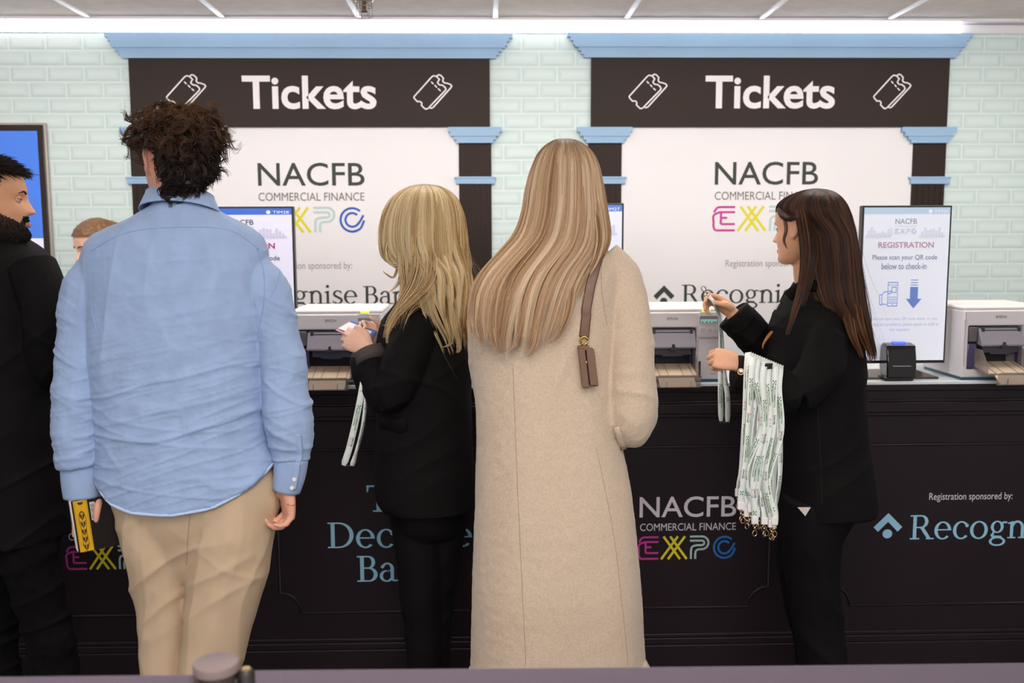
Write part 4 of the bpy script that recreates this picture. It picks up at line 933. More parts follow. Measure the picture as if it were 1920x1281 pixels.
obj('cuff', tube([P(547, 858, 2.45), P(543, 890, 2.45), P(537, 920, 2.45)], [(.0435, .042), (.0415, .04), (.036, .036)], 28, 10, side=(1, 0, 0)), SHIRT, shirt)
cuffs = [c for c in shirt.children if c.name.startswith('cuff')]
bc = BVHTree.FromPolygons([wloc(cuffs[1]) + v.co for v in cuffs[1].data.vertices], [tuple(p.vertices) for p in cuffs[1].data.polygons])
obj('placket', tube([p for p in path_on(bs, [(556, 815), (560, 850), (557, 866)], 14, .001)] + path_on(bc, [(556, 868), (552, 895), (548, 917)], 14, .0015), [(.010, .0016)] * 28, 8, side=(1, 0, 0)), SHIRT, shirt)
BTN = mat('pearl_button', (232, 228, 216), .3)
for bx, by, bv in ((562, 866, bs), (551, 898, bc), (547, 914, bc)):
    p = on(bv, bx, by, .003, 2.4)
    if p: hard('button', cyl(p + Vector((0, -.002, 0)), .0052, .003, 16, 'y'), BTN, shirt)
# trousers
BEIGE = mat('trouser_beige', (190, 168, 142), .8, var=.03, scale=12, bump=.15, bscale=1100, spec=.25)
pel = rows2rings(dense([(842, 228, 494, .105), (890, 216, 516, .126), (930, 215, 523, .134), (955, 222, 520, .126), (980, 236, 500, .116), (1005, 258, 470, .102), (1030, 284, 430, .086), (1060, 312, 396, .066), (1085, 332, 374, .04)], 3), 2.495, 56, 2.2)
def trouser_disp(co, no):
    z = co[:, 2]
    d = .003 * fbm(co * np.array([8, 8, 3]), 61) + .006 * (creases(co, .55, 13, 2.6, 63, 3) - .3) + .004 * (creases(co, -.7, 14, 3.0, 67, 3) - .3) * sstep(z, .9, .6) + .004 * (creases(co, 1.4, 22, 2.0, 71, 3) - .3)
    return d
me_t = wrap([loft(pel), chain(legL), chain(legR)], .005, 26, trouser_disp)
trs = obj('trousers', me_t, BEIGE, man); bt = bvh_of(me_t)
TS = mat('trouser_seam', (168, 144, 122), .8)
seam('seam', bt, [(357, 960), (352, 1010), (350, 1060)], TS, trs, .001)
seam('seam', bt, [(513, 905), (517, 950), (512, 990)], TS, trs, .001)
shoes(man, [(P(316, 1500, 2.47).x, 2.42), (P(370, 1500, 2.44).x + .03, 2.40)], LEATHER)
# curly hair
def mk_m(l, n):
    x, y, z = l.T; b = np.where(y < -.01, z > -.085 + .1 * np.clip(y + .05, 0, 1), z > .0); b = b & ~((y > .035) & (z < .07)) & ~((np.abs(x) > .05) & (y > -.048) & (y < .036) & (z < .032)); return b & (np.linalg.norm(l, axis=1) < .14) & ~((np.abs(x) > .0775) & (z < .034))
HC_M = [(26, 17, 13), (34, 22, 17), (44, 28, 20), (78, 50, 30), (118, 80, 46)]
def comb_m(L, N): return N * .55 + np.column_stack([np.sign(L[:, 0]) * .25, -.25 + 0 * L[:, 0], np.where(L[:, 2] > .05, .1, -.65)])
def len_m(L): return np.where(np.abs(L[:, 0]) > .062, np.where(L[:, 2] > .05, .036, .016), np.where(L[:, 2] > .03, .036, np.where(L[:, 2] > -.03, .030, .016)))
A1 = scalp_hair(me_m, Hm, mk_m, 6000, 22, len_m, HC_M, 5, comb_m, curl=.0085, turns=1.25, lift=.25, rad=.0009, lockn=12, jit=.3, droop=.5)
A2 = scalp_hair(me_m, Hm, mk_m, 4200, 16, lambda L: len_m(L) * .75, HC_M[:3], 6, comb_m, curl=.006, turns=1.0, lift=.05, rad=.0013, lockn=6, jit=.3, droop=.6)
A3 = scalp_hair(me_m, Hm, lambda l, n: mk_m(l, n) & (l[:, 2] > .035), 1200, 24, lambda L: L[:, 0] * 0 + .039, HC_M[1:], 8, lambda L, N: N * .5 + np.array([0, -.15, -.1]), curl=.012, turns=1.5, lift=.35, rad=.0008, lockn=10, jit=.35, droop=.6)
def sc(D, m):  # same number of points per hair
    return (np.stack([resample(q, m) for q in D[0]]), np.stack([np.interp(np.linspace(0, 1, m), np.linspace(0, 1, D[1].shape[1]), r) for r in D[1]]), np.repeat(D[2][:, :1], m, axis=1))
Hh = [sc(A1, 22), sc(A2, 22), sc(A3, 22)]
core_r = []
for f in np.linspace(0.02, .98, 26):
    zt = .122 - .195 * f; s = math.sqrt(max(0.0, 1 - ((zt - .0) / .136) ** 2)); s = max(s, .1)
    core_r.append(ell((0, -.024, zt), (.082 * s if zt > -.02 else .055 * s, 0, 0), (0, (.088 if zt > -.02 else .072) * s, 0), 40))
cg_ = loft(core_r); cv = cg_[0].copy(); cut = (cv[:, 1] > -.015) & (cv[:, 2] < .035); cv[cut, 1] = -.015; c2 = (np.abs(cv[:, 0]) > .066) & (cv[:, 2] < .045) & (cv[:, 1] > -.05); cv[c2, 0] = np.sign(cv[c2, 0]) * .066
cv += (cv / (np.linalg.norm(cv, axis=1)[:, None] + 1e-6)) * (.006 * vnoise(cv * 60, 3))[:, None]
cg_ = xform((cv, cg_[1]), Hm)
hair_obj(([h[0] for h in Hh], [h[1] for h in Hh], [h[2] for h in Hh], cg_, np.array(lin((14, 9, 8))[:3])), 'hair', hair_mat('hair_dark_curly', .38, .4), man)

# book in the left hand
phi = math.radians(33); bl_ = .185; bh = .138; bt_ = .030
o0 = P(131, 941, 2.398); u = Vector((math.cos(phi), math.sin(phi), 0)); tv_ = Vector((-math.sin(phi), math.cos(phi), 0)); z_ = Vector((0, 0, 1)); tl = math.radians(5)
uu = u * math.cos(tl) + z_ * math.sin(tl) * .25; zz_ = z_ * math.cos(tl) - u * math.sin(tl)
BM = Matrix(((uu.x, tv_.x, zz_.x, 0), (uu.y, tv_.y, zz_.y, 0), (uu.z, tv_.z, zz_.z, 0), (0, 0, 0, 1))); BM.translation = o0
bk = root('book', o0, 'thick book with black and yellow cover held in the left hand of the blue-shirted person', 'book')
hard('pages', xform(box(0, bl_ - .003, .003, bt_ - .003, -bh + .002, -.002), BM), mat('paper_pages', (232, 222, 210), .8, var=.04, scale=300, stretch=(1, 12, 1)), bk, bevel=.003)
cv_b = mat('cover_black', (22, 17, 15), .3)
hard('cover', xform(join([box(.002, bl_, 0, .0028, -bh, 0), box(.002, bl_, bt_ - .0028, bt_, -bh, 0), box(bl_ - .003, bl_, 0, bt_, -bh, 0)]), BM), cv_b, bk)
def on_cover(g, x0, z0, x1, z1, lift):
    v, f = fit(g, x0, z0, x1, z1); return xform((np.column_stack([v[:, 0], np.full(len(v), -lift), v[:, 1]]), f), BM)
yl = mat('cover_yellow', (206, 160, 20), .35)
flat('yellow_band', on_cover(rect2d(0, 0, 1, 1), .006, -bh + .001, .0395, -.001, .0004), yl, bk)
lf = []
for k in range(5):
    z0 = .62 - .17 * k
    for s in (-1, 1): lf.append(poly2d([(.5, z0 - .06), (.5 + s * .14, z0 + .02), (.5 + s * .20, z0 + .12), (.5 + s * .10, z0 + .07), (.5 + s * .04, z0 + .1)]))
lf += [line2d(smooth2d([(.28, .0), (.34, .3), (.26, .6), (.4, .74), (.6, .74), (.74, .6), (.66, .3), (.72, 0)], 30), .03, False), arc2d(.5, .97, .2, .06, .2, .06, 180, 360), line2d([(.08, 0), (.08, 1)], .012, False), line2d([(.92, 0), (.92, 1)], .012, False)]
flat('band_ornament', on_cover(join(lf), .008, -bh + .002, .0375, -.002, .0009), mat('ornament_dark', (62, 42, 14), .4), bk)
bcg = on_cover(rect2d(0, 0, 1, 1), .0445, -.058, .0565, -.010, .0005); flat('barcode_label', bcg, mat('label_white', (232, 228, 224), .6), bk)
rr_ = random.Random(3); bars = []; zq = 0
while zq < 1: hgt = rr_.choice((.012, .02, .035)); bars.append(rect2d(.12, zq, .88, min(1, zq + hgt))); zq += hgt + rr_.choice((.02, .03))
flat('barcode', on_cover(join(bars), .0455, -.057, .0555, -.011, .001), cv_b, bk)
flat('title_label', on_cover(rect2d(0, 0, 1, 1), .148, -.125, .160, -.055, .0005), mat('label_white', (232, 228, 224), .6), bk)
tx_ = text2d('Your'); tx_ = (np.column_stack([tx_[0][:, 1], -tx_[0][:, 0], tx_[0][:, 2]]), tx_[1])
flat('title_lettering', on_cover(tx_, .1505, -.100, .1575, -.072, .001), cv_b, bk)

# ------------------------------------------------------------------ woman in the beige coat
Yw = 2.55
wom = root('person', (P(1040, 900, Yw).x, Yw, 0), 'person with very long straight blonde hair in a long beige coat, back turned', 'person')
sk_f = skin('skin_fair', (228, 180, 156))
Hw = head_matrix(1064, 352, 2.535, (.10, 1), .04)
wR = [(1128, 486, 2.55, .058), (1158, 520, 2.545, .062), (1174, 590, 2.53, .064), (1180, 660, 2.52, .0645), (1182, 730, 2.505, .066), (1182, 780, 2.50, .064), (1188, 812, 2.505, .052), (1194, 832, 2.515, .024)]
wRf = [(1172, 800, 2.505, .060), (1182, 797, 2.56, .058), (1194, 780, 2.66, .055), (1200, 760, 2.76, .048)]
wL = [(956, 512, 2.55, .050), (924, 556, 2.56, .052), (914, 620, 2.57, .052), (918, 700, 2.58, .050), (925, 760, 2.60, .048)]
wLf = [(925, 760, 2.60, .048), (940, 770, 2.66, .045), (975, 750, 2.78, .042)]
hw1, _ = hand_geo(P(1203, 752, 2.80), (0, .3, 1), (-.1, 1, .15), (1, 0, 0), .92, (40, 50, 30))
hw2, _ = hand_geo(P(985, 745, 2.81), (0, .3, 1), (.3, 1, .15), (-1, 0, 0), .92, (40, 50, 30))
lgA = [(1000, 900, 2.55), (1000, low(1000, 2.55, .06), 2.55)]; lgB = [(1090, 900, 2.55), (1090, low(1090, 2.55, .06), 2.55)]
bodyw, me_w = body(wom, sk_f, head_geo(Hw, .222), [(1064, 380, 2.54), (1060, 430, 2.55), (1056, 480, 2.55)], [(1050, 490, 2.55), (1040, 620, 2.55), (1040, 780, 2.55), (1042, 900, 2.55)],
                   [wR[:-2] + wRf[1:] + [(1203, 754, 2.79)], wL + wLf[1:] + [(983, 746, 2.80)]], [lgA, lgB], [hw1, hw2], neck_r=.047)
eyes(bodyw, Hw, .222, (84, 110, 120))
COAT = mat('coat_wool', (196, 178, 158), .95, var=.09, scale=170, bump=.35, bscale=420, spec=.12, sheen=.25)
c_rows = dense([(448, 1024, 1096, .062), (462, 990, 1124, .080), (480, 972, 1150, .098), (505, 945, 1166, .113), (545, 916, 1164, .126), (620, 892, 1158, .134), (700, 890, 1154, .140), (800, 892, 1160, .148), (870, 890, 1176, .156), (950, 888, 1190, .164), (1050, 885, 1201, .170), (1150, 883, 1209, .176), (1230, 881, 1214, .180), (1254, 880, 1216, .181)], 4)
cr_ = rows2rings(c_rows, Yw, 72, 2.25)
last = cr_[-1]; last[:, 2] += .010 * np.exp(-((last[:, 0] - P(1010, 1250, 2.37).x) / .05) ** 2) * (last[:, 1] < Yw)
inn = last.copy(); inn[:, :2] = inn.mean(0)[:2] + (inn[:, :2] - inn.mean(0)[:2]) * .93; inn[:, 2] += .03; cr_.append(inn)
cxw = P(1045, 900, Yw).x
def coat_disp(co, no):
    z = co[:, 2]; lowr = sstep(z, 1.15, .7); x = co[:, 0] - cxw; arm = sstep(x, .12, .17) * sstep(z, 1.02, 1.12)
    d = .003 * fbm(co * np.array([5, 5, 2.2]), 81)
    d = d + (.006 + .007 * lowr) * vnoise(np.column_stack([x * 10 + .35 * vnoise(co * 2, 4), co[:, 1] * 8, z * .55]), 83) * sstep(z, 1.4, 1.1)
    d = d + arm * (.008 * (creases(co, .5, 13, 3, 87, 3) - .35) + .008 * sstep(z, 1.3, 1.12) * (creases(co, -.15, 20, 3, 89, 3) - .35))
    d = d + .005 * (creases(co, 1.2, 10, 2, 91, 4) - .25) * sstep(z, 1.5, 1.3) * (1 - arm) * sstep(z, 1.0, 1.2)
    d = d + .0009 * fbm(co * 60, 93, 2)
    return d
me_c = wrap([loft(cr_), chain(wR), limb(wRf, 18, 22), chain(wL), limb(wLf, 18, 22)], .005, 4, coat_disp)
coat = obj('coat', me_c, COAT, wom); bc_ = bvh_of(me_c)
CS = mat('coat_seam', (160, 142, 126), .95)
seam('seam', bc_, [(962, 690), (966, 800), (972, 950), (979, 1100), (986, 1246)], CS, coat, .0008, 90)
seam('seam', bc_, [(1128, 475), (1128, 540), (1138, 610)], CS, coat, .0008, 40)
seam('seam', bc_, [(1118, 840), (1150, 1000), (1168, 1150), (1178, 1248)], CS, coat, .0007, 60)
q = path_on(bc_, [(1158, 800), (1168, 835), (1179, 866)], 16, .004)
if len(q) > 4: obj('belt_end', tube(q, [(.0085, .0025)] * len(q), 8, side=(1, 0, 0)), COAT, coat); obj('belt_tip', tube([q[-1], q[-1] + Vector((.001, 0, -.006))], [(.009, .003)] * 2, 8, side=(1, 0, 0)), mat('belt_tip', (96, 84, 76), .4), coat)
tb = P(1221, 768, 2.56)
hard('cuff_tab', xform(box(-.007, .007, -.02, .02, -.02, .016), Matrix.Translation(tb) @ Matrix.Rotation(.25, 4, 'Y')), COAT, coat, bevel=.004)
obj('leggings', wrap([tube([P(*r) for r in l], [(.085, .085), (.055, .06)], 18, 20) for l in (lgA, lgB)], .007, 2), BLACK2, wom)
shoes(wom, [(P(1000, 1500, 2.55).x, 2.51), (P(1090, 1500, 2.55).x, 2.51)], LEATHER, L=.24)
hw_rows = [(261, 1052, 1062, 2.530, .012), (263, 1040, 1076, 2.530, .040), (267, 1031, 1086, 2.530, .062), (276, 1019, 1100, 2.530, .086), (292, 1006, 1114, 2.530, .105), (320, 995, 1126, 2.532, .117), (355, 987, 1132, 2.532, .120), (400, 979, 1138, 2.525, .116), (440, 964, 1142, 2.515, .104), (470, 939, 1136, 2.495, .090), (510, 904, 1112, 2.470, .078), (550, 886, 1096, 2.440, .062), (600, 880, 1080, 2.422, .046), (640, 886, 1062, 2.412, .036), (676, 896, 1044, 2.408, .028)]
def vend_w(th):  # shorter towards the sides of the fall
    u = np.cos(th); return np.where(u > 0, 1 - .17 * np.abs(u) ** 2.0, 1 - .06 * np.abs(u) ** 3)
cw = [(148, 112, 80), (188, 152, 116), (214, 182, 148), (232, 208, 178), (205, 170, 134), (160, 124, 90)]
Hw_ = hair_fall(hw_rows, 7600, 34, cw, [(58, 38, 24), (84, 58, 36)], 21, clumps=90, pull=.6, rad=.0007, wave=(.05, 1.4), endvar=.18, vend=vend_w, root_len=.42, thick=.16, fly=70, flyamp=.02, core_v=.80)
add_locks(Hw_, [lock([(990, 510, 2.45), (976, 605, 2.395), (962, 650, 2.39), (936, 662, 2.385)], 60, 34, .012, .004, cw, 31), lock([(1014, 520, 2.45), (1008, 625, 2.385), (995, 664, 2.38), (982, 668, 2.38)], 70, 34, .014, .003, cw, 32),
                lock([(1074, 490, 2.45), (1066, 580, 2.385), (1046, 630, 2.38), (1022, 648, 2.38)], 60, 34, .012, .003, cw, 33), lock([(912, 520, 2.46), (897, 600, 2.41), (902, 655, 2.405)], 50, 34, .010, .003, cw, 34),
                lock([(948, 510, 2.45), (931, 615, 2.39), (936, 658, 2.385)], 60, 34, .012, .003, cw, 35), lock([(1108, 340, 2.47), (1126, 430, 2.43), (1120, 480, 2.42), (1100, 520, 2.40)], 60, 34, .010, .006, cw, 36)])
hair_obj(Hw_, 'hair', hair_mat('hair_blonde_long', .42, .28), wom)
# shoulder bag
bag = root('shoulder_bag', P(1104, 728, 2.42), 'small taupe leather shoulder bag hanging from the shoulder of the beige coat', 'bag')
TAUPE = mat('bag_leather', (112, 84, 68), .45, var=.06, scale=60, bump=.2, bscale=700)
GOLD = mat('bag_gold', (206, 166, 92), .2, 1.0)
sp_ = path_on(bc_, [(1132, 466), (1120, 486), (1111, 515), (1103, 550), (1097, 590), (1093, 632)], 34, .007)
front = [sp_[0] + Vector((.004, .05, .012)), sp_[0] + Vector((.002, .10, .004)), sp_[0] + Vector((-.01, .17, -.10)), P(1096, 640, 2.62)]
strap_pts = catmull(front[::-1], 14).tolist() + [tuple(p) for p in sp_]
obj('strap', tube(strap_pts, [(.0125, .0016)] * len(strap_pts), 8, side=(1, .0, 0)), TAUPE, bag)
e = sp_[-1] + Vector((0, -.004, 0))
obj('clasp', join([tube([e + Vector((.009 * math.cos(a), 0, .010 * math.sin(a) - .008)) for a in np.linspace(0, 2 * PI, 20)], .0026, 8), tube([e + Vector((0, 0, -.016)), e + Vector((0, 0, -.034))], .003, 10), tube([e + Vector((.0085 * math.cos(a), -.001, .011 * math.sin(a) - .044)) for a in np.linspace(0, 2 * PI, 20)], .0024, 8), tube([e + Vector((.004, -.001, -.055)), e + Vector((.008, -.004, -.074))], .0045, 10)]), GOLD, bag)
def slab(x0, x1, y0, y1, zt, zb, sk=.012):
    b0 = P(1102, 652, 2.40); return loft([np.array([(b0.x + x0, y, b0.z + zt), (b0.x + x1, y, b0.z + zt), (b0.x + x1 + sk, y, b0.z + zb), (b0.x + x0 + sk, y, b0.z + zb)]) for y in (y0, y1)])
hard('body', slab(-.0045, .017, 2.400, 2.575, -.004, -.100), TAUPE, bag, bevel=.004)
hard('gusset', slab(-.012, .004, 2.412, 2.565, -.010, -.094), mat('bag_inside', (70, 52, 44), .5), bag, bevel=.002)
hard('front_panel', slab(-.024, -.0075, 2.398, 2.577, -.002, -.104), TAUPE, bag, bevel=.003)
b0 = P(1102, 652, 2.396)
hard('flap', loft([np.array([(b0.x - .024, y, b0.z + .002), (b0.x + .004, y, b0.z + .004), (b0.x + .008, y, b0.z - .004), (b0.x + .022, y, b0.z - .095), (b0.x + .0185, y, b0.z - .098), (b0.x + .002, y, b0.z - .006), (b0.x - .022, y, b0.z - .004)]) for y in (2.402, 2.57)]), TAUPE, bag, bevel=.0015)
# ------------------------------------------------------------------ blonde woman in black
Yb = 2.92
blo = root('person', (P(800, 900, Yb).x, Yb, 0), 'person with wavy blonde hair in a black jacket, looking down at a badge card', 'person')
Hb = head_matrix(796, 424, 2.93, (-.80, .60), .30)
bL = [(800, 596, 2.86, .062), (770, 650, 2.81, .064), (748, 705, 2.79, .062), (728, 742, 2.79, .056), (712, 735, 2.80, .052), (697, 700, 2.82, .052), (688, 668, 2.84, .047)]
bR = [(770, 590, 3.02, .058), (730, 640, 3.06, .056), (722, 690, 3.06, .052), (724, 680, 3.02, .05), (722, 655, 2.98, .045)]
hb1, tb1 = hand_geo(P(694, 658, 2.845), (.30, .25, .92), (-.82, .10, .45), (-.28, -.93, .05), .86, curls=[(50, 45, 25), (48, 45, 28), (50, 48, 30), (55, 50, 30)], thumb=((.024, .02, -.004), (.044, .040, -.006), (.050, .062, -.004), (.048, .084, .004)))
hb2, tb2 = hand_geo(P(718, 640, 2.955), (-.05, -.25, .95), (-.80, -.35, .52), (.3, .9, .3), .86, curls=[(45, 45, 25), (50, 50, 25), (55, 50, 30), (60, 50, 30)])
lA = [(776, 940, 2.93, .082), (784, 1030, 2.92, .074), (788, 1120, 2.91, .062), (793, 1190, 2.91, .056), (794, 1260, 2.91, .054), (794, low(794, 2.91, .05), 2.91, .056)]
lB = [(838, 940, 2.95, .075), (826, 1030, 2.96, .068), (818, 1120, 2.96, .058), (816, 1190, 2.96, .052), (816, 1260, 2.96, .050), (816, low(816, 2.96, .05), 2.96, .054)]
bodyb, me_b = body(blo, sk_f, head_geo(Hb, .222), [(802, 455, 2.93), (806, 505, 2.93), (806, 560, 2.92)], [(806, 570, 2.92), (800, 680, 2.92), (795, 800, 2.92), (800, 940, 2.93)],
                   [bL + [(692, 661, 2.845)], bR + [(719, 645, 2.957)]], [lA, lB], [hb1, hb2], voxel=.0038, neck_r=.045)
eyes(bodyb, Hb, .222, (84, 110, 120))
NAIL = mat('nail_dark_red', (92, 20, 26), .2)
for t, n_ in tb2[:3]:
    c = Vector(t) + Vector(n_) * .0048
    obj('nail', ellipsoid(tuple(c), (.0042, .003, .0052), 12, 8), NAIL, bodyb)
def jacket_disp(seed, cx):
    def f(co, no):
        z = co[:, 2]
        return .0035 * fbm(co * np.array([6, 6, 4]), seed) + .006 * (creases(co, .6, 14, 3, seed + 2, 3) - .3) * sstep(z, 1.5, 1.2) + .005 * (creases(co, -.5, 16, 3, seed + 4, 3) - .3) * sstep(z, .98, 1.12)
    return f
jr = rows2rings(dense([(535, 778, 836, .055), (552, 758, 850, .075), (572, 738, 862, .10), (600, 718, 874, .118), (640, 706, 882, .126), (700, 704, 885, .128), (770, 705, 884, .128), (840, 706, 886, .134), (900, 705, 889, .140), (935, 708, 890, .142), (950, 722, 888, .142)], 4), Yb, 60, 2.3)
inn = jr[-1].copy(); inn[:, :2] = inn.mean(0)[:2] + (inn[:, :2] - inn.mean(0)[:2]) * .92; inn[:, 2] += .004; jr.append(inn)
me_j = wrap([loft(jr), limb(bL, 34, 22), limb(bR, 26, 20)], .005, 3, jacket_disp(101, 0))
jac = obj('jacket', me_j, BLACK, blo); bj = bvh_of(me_j)
ck = tube([P(700, 684, 2.815), P(690, 664, 2.84), P(686, 655, 2.845)], [.055, .052, .050], 26, 8); obj('cuff', ck, mat('cuff_lining', (52, 44, 40), .7), jac)
q = [on(bj, *p, .004) for p in ((712, 782), (740, 786), (764, 782), (764, 806), (752, 812), (716, 802))]
if all(q):
    cq = sum(q, Vector()) / 6; nq = Vector((0, -.004, 0)); obj('pocket_flap', loft([np.array([tuple(p) for p in q]), np.array([tuple(p + nq) for p in q])]), BLACK, jac)
me_p = wrap([loft(rows2rings(dense([(880, 725, 870, .10), (930, 728, 872, .115), (975, 735, 868, .11), (1000, 745, 860, .09)], 3), 2.935, 48)), limb(lA, 30, 20), limb(lB, 30, 20)], .006, 4, lambda co, no: .006 * (creases(co, .4, 12, 3, 121, 3) - .3))
obj('trousers', me_p, BLACK2, blo)
shoes(blo, [(P(794, 1250, 2.91).x, 2.88), (P(816, 1250, 2.96).x + .03, 2.98)], LEATHER, (-.6, .8), .25)
hb_rows = [(346, 790, 800, 2.930, .012), (348, 776, 818, 2.930, .040), (352, 763, 831, 2.930, .064), (361, 747, 846, 2.930, .090), (376, 731, 859, 2.930, .108), (400, 719, 868, 2.930, .119), (430, 713, 873, 2.925, .122), (462, 713, 877, 2.920, .120), (486, 724, 880, 2.915, .114), (505, 752, 881, 2.900, .104), (530, 764, 883, 2.885, .096), (560, 776, 884, 2.862, .086), (595, 792, 885, 2.845, .075), (630, 812, 886, 2.832, .060), (664, 826, 885, 2.826, .045)]
cb = [(154, 122, 80), (194, 162, 114), (222, 196, 148), (238, 218, 178), (212, 182, 132), (168, 134, 88)]
Hb_ = hair_fall(hb_rows, 7000, 34, cb, [(92, 66, 38), (128, 98, 58)], 41, clumps=80, pull=.6, rad=.0007, wave=(.17, 1.9), endvar=.34, root_len=.22, thick=.16, fly=160, flyamp=.035, core_v=.70)
add_locks(Hb_, [lock([(740, 420, 2.86), (728, 470, 2.85), (736, 494, 2.845), (752, 500, 2.84), (748, 530, 2.84), (726, 552, 2.83)], 60, 34, .012, .002, cb, 51),
                lock([(752, 430, 2.88), (756, 500, 2.82), (758, 540, 2.82), (742, 590, 2.81), (724, 612, 2.80), (716, 604, 2.80)], 90, 34, .016, .003, cb, 52),
                lock([(778, 440, 2.84), (782, 490, 2.805), (774, 530, 2.79), (752, 568, 2.78), (730, 600, 2.775), (719, 640, 2.77)], 64, 34, .016, .004, cb, 53),
                lock([(800, 440, 2.84), (808, 490, 2.80), (802, 528, 2.785), (774, 562, 2.765), (745, 590, 2.76), (728, 625, 2.76), (727, 650, 2.765)], 64, 34, .016, .004, cb, 54),
                lock([(822, 520, 2.86), (838, 600, 2.775), (846, 640, 2.77), (836, 650, 2.765), (826, 650, 2.765)], 90, 34, .016, .003, cb, 55),
                lock([(850, 520, 2.86), (850, 600, 2.775), (860, 640, 2.77), (862, 656, 2.765), (852, 664, 2.765)], 90, 34, .014, .003, cb, 56),
                lock([(868, 530, 2.86), (866, 600, 2.79), (876, 630, 2.79), (884, 650, 2.79)], 80, 34, .014, .004, [(120, 88, 50), (150, 112, 64)], 57),
                lock([(745, 505, 2.83), (738, 520, 2.83), (722, 512, 2.83), (718, 506, 2.83)], 20, 34, .004, .001, cb, 58),
                lock([(800, 545, 2.775), (775, 565, 2.755), (755, 585, 2.75), (748, 620, 2.755)], 30, 34, .022, .012, cb, 59, .0004)])
hair_obj(Hb_, 'hair', hair_mat('hair_blonde_wavy', .42, .28), blo)
# badge card in her hands
cA, cB, cC, cD = P(660, 601, 2.935), P(707, 621, 2.925), P(694, 641, 2.865), P(634, 616, 2.875)
bd = root('badge_card', (cA + cB + cC + cD) / 4, 'blue and white badge card held by the blonde woman in black', 'card')
nrm = (cB - cA).cross(cD - cA).normalized(); nrm = -nrm if nrm.z < 0 else nrm
def card_pt(u, v, l=0): return (cA * (1 - u) + cB * u) * (1 - v) + (cD * (1 - u) + cC * u) * v + nrm * l
def card_quad(u0, v0, u1, v1, l0, l1): 
    return loft([np.array([tuple(card_pt(u, v, l)) for u, v in ((u0, v0), (u1, v0), (u1, v1), (u0, v1))]) for l in (l0, l1)])
hard('sheet', card_quad(0, 0, 1, 1, -.0008, 0), mat('card_blue', (52, 96, 176), .4), bd)
hard('white_area', card_quad(.0, .2, .86, 1, .0001, .0007), mat('card_white', (236, 232, 236), .4), bd)
hard('lower_sheet', card_quad(-.02, .1, .98, 1.12, -.004, -.003), mat('card_pink', (226, 160, 170), .4), bd, label='pink edged sheet under the card')
tx_ = fit(text2d('EXPO', .01), .42, .45, .70, .62); v_ = np.array([tuple(card_pt(x, 1.07 - y, .0011)) for x, y, _ in tx_[0]])
flat('lettering', (v_, tx_[1]), mat('card_ink', (180, 40, 60), .5), bd)

# ------------------------------------------------------------------ dark-haired woman with the lanyards
Yd = 2.95
drk = root('person', (P(1540, 900, Yd).x, Yd, 0), 'person with long dark brown hair in a black jacket, lanyards over the forearm', 'person')
sk_d = skin('skin_warm', (220, 166, 132))
Hd = head_matrix(1506, 428, 2.93, (-.71, .70), .06)
dL = [(1548, 600, 2.85, .050), (1550, 640, 2.80, .060), (1540, 690, 2.765, .064), (1500, 738, 2.75, .060), (1470, 728, 2.75, .054), (1430, 710, 2.755, .050), (1380, 697, 2.76, .046)]
dR = [(1510, 585, 3.08, .058), (1480, 640, 3.12, .056), (1452, 684, 3.12, .054), (1425, 650, 3.09, .054), (1400, 615, 3.06, .056), (1380, 596, 3.05, .055)]
hd1, td1 = hand_geo(P(1388, 683, 2.76), (-.2, .45, .75), (-.93, .12, .22), (-.10, -.78, .62), .86, curls=[(62, 85, 50), (66, 85, 50), (70, 85, 50), (72, 85, 50)], thumb=((.024, .020, -.006), (.038, .044, -.020), (.032, .064, -.032), (.016, .078, -.036)))
hd2, td2 = hand_geo(P(1374, 588, 3.05), (-.05, -.75, .55), (-.80, .05, .60), (.45, .45, .75), .88, curls=[(30, 45, 30), (52, 50, 30), (60, 55, 30), (66, 55, 30)], thumb=((.026, .022, -.004), (.040, .046, -.014), (.040, .070, -.026), (.032, .092, -.034)))
qA = [(1530, 935, 2.90, .100), (1524, 1030, 2.90, .090), (1528, 1120, 2.90, .079), (1538, 1190, 2.90, .076), (1545, 1250, 2.90, .076), (1548, low(1548, 2.90, .05), 2.90, .080)]
qB = [(1525, 935, 3.02, .098), (1508, 1030, 3.02, .088), (1512, 1120, 3.02, .076), (1528, 1190, 3.02, .074), (1535, 1250, 3.02, .074), (1540, low(1540, 3.02, .05), 3.02, .078)]
bodyd, me_d = body(drk, sk_d, head_geo(Hd, .218), [(1518, 455, 2.935), (1516, 505, 2.94), (1522, 560, 2.95)], [(1525, 570, 2.95), (1528, 680, 2.95), (1535, 800, 2.95), (1535, 930, 2.95)],
                   [dL[:-1] + [(1396, 690, 2.76), (1386, 685, 2.76)], dR + [(1376, 591, 3.05)]], [qA, qB], [hd1, hd2], voxel=.0035, neck_r=.046)
eyes(bodyd, Hd, .218, (60, 40, 28))
for t, n_ in td2[:1] + td2[4:]:
    obj('nail', ellipsoid(tuple(Vector(t) + Vector(n_) * .0045), (.0048, .003, .0038), 12, 8), NAIL, bodyd)
BROW = mat('brow_brown', (52, 34, 26), .7)
def brow(M, par, m_, k=1.0, r=.0028):
    for s in (-1, 1): obj('eyebrow', xform(tube([(s * .014 * k, .0855 * k, .0155 * k), (s * .03 * k, .0815 * k, .021 * k), (s * .046 * k, .069 * k, .0165 * k)], [(r * k, r * .8 * k), (r * 1.1 * k, r * .8 * k), (r * .5 * k, r * .5 * k)], 8, 10), M), m_, par)
brow(Hd, bodyd, BROW, .95)
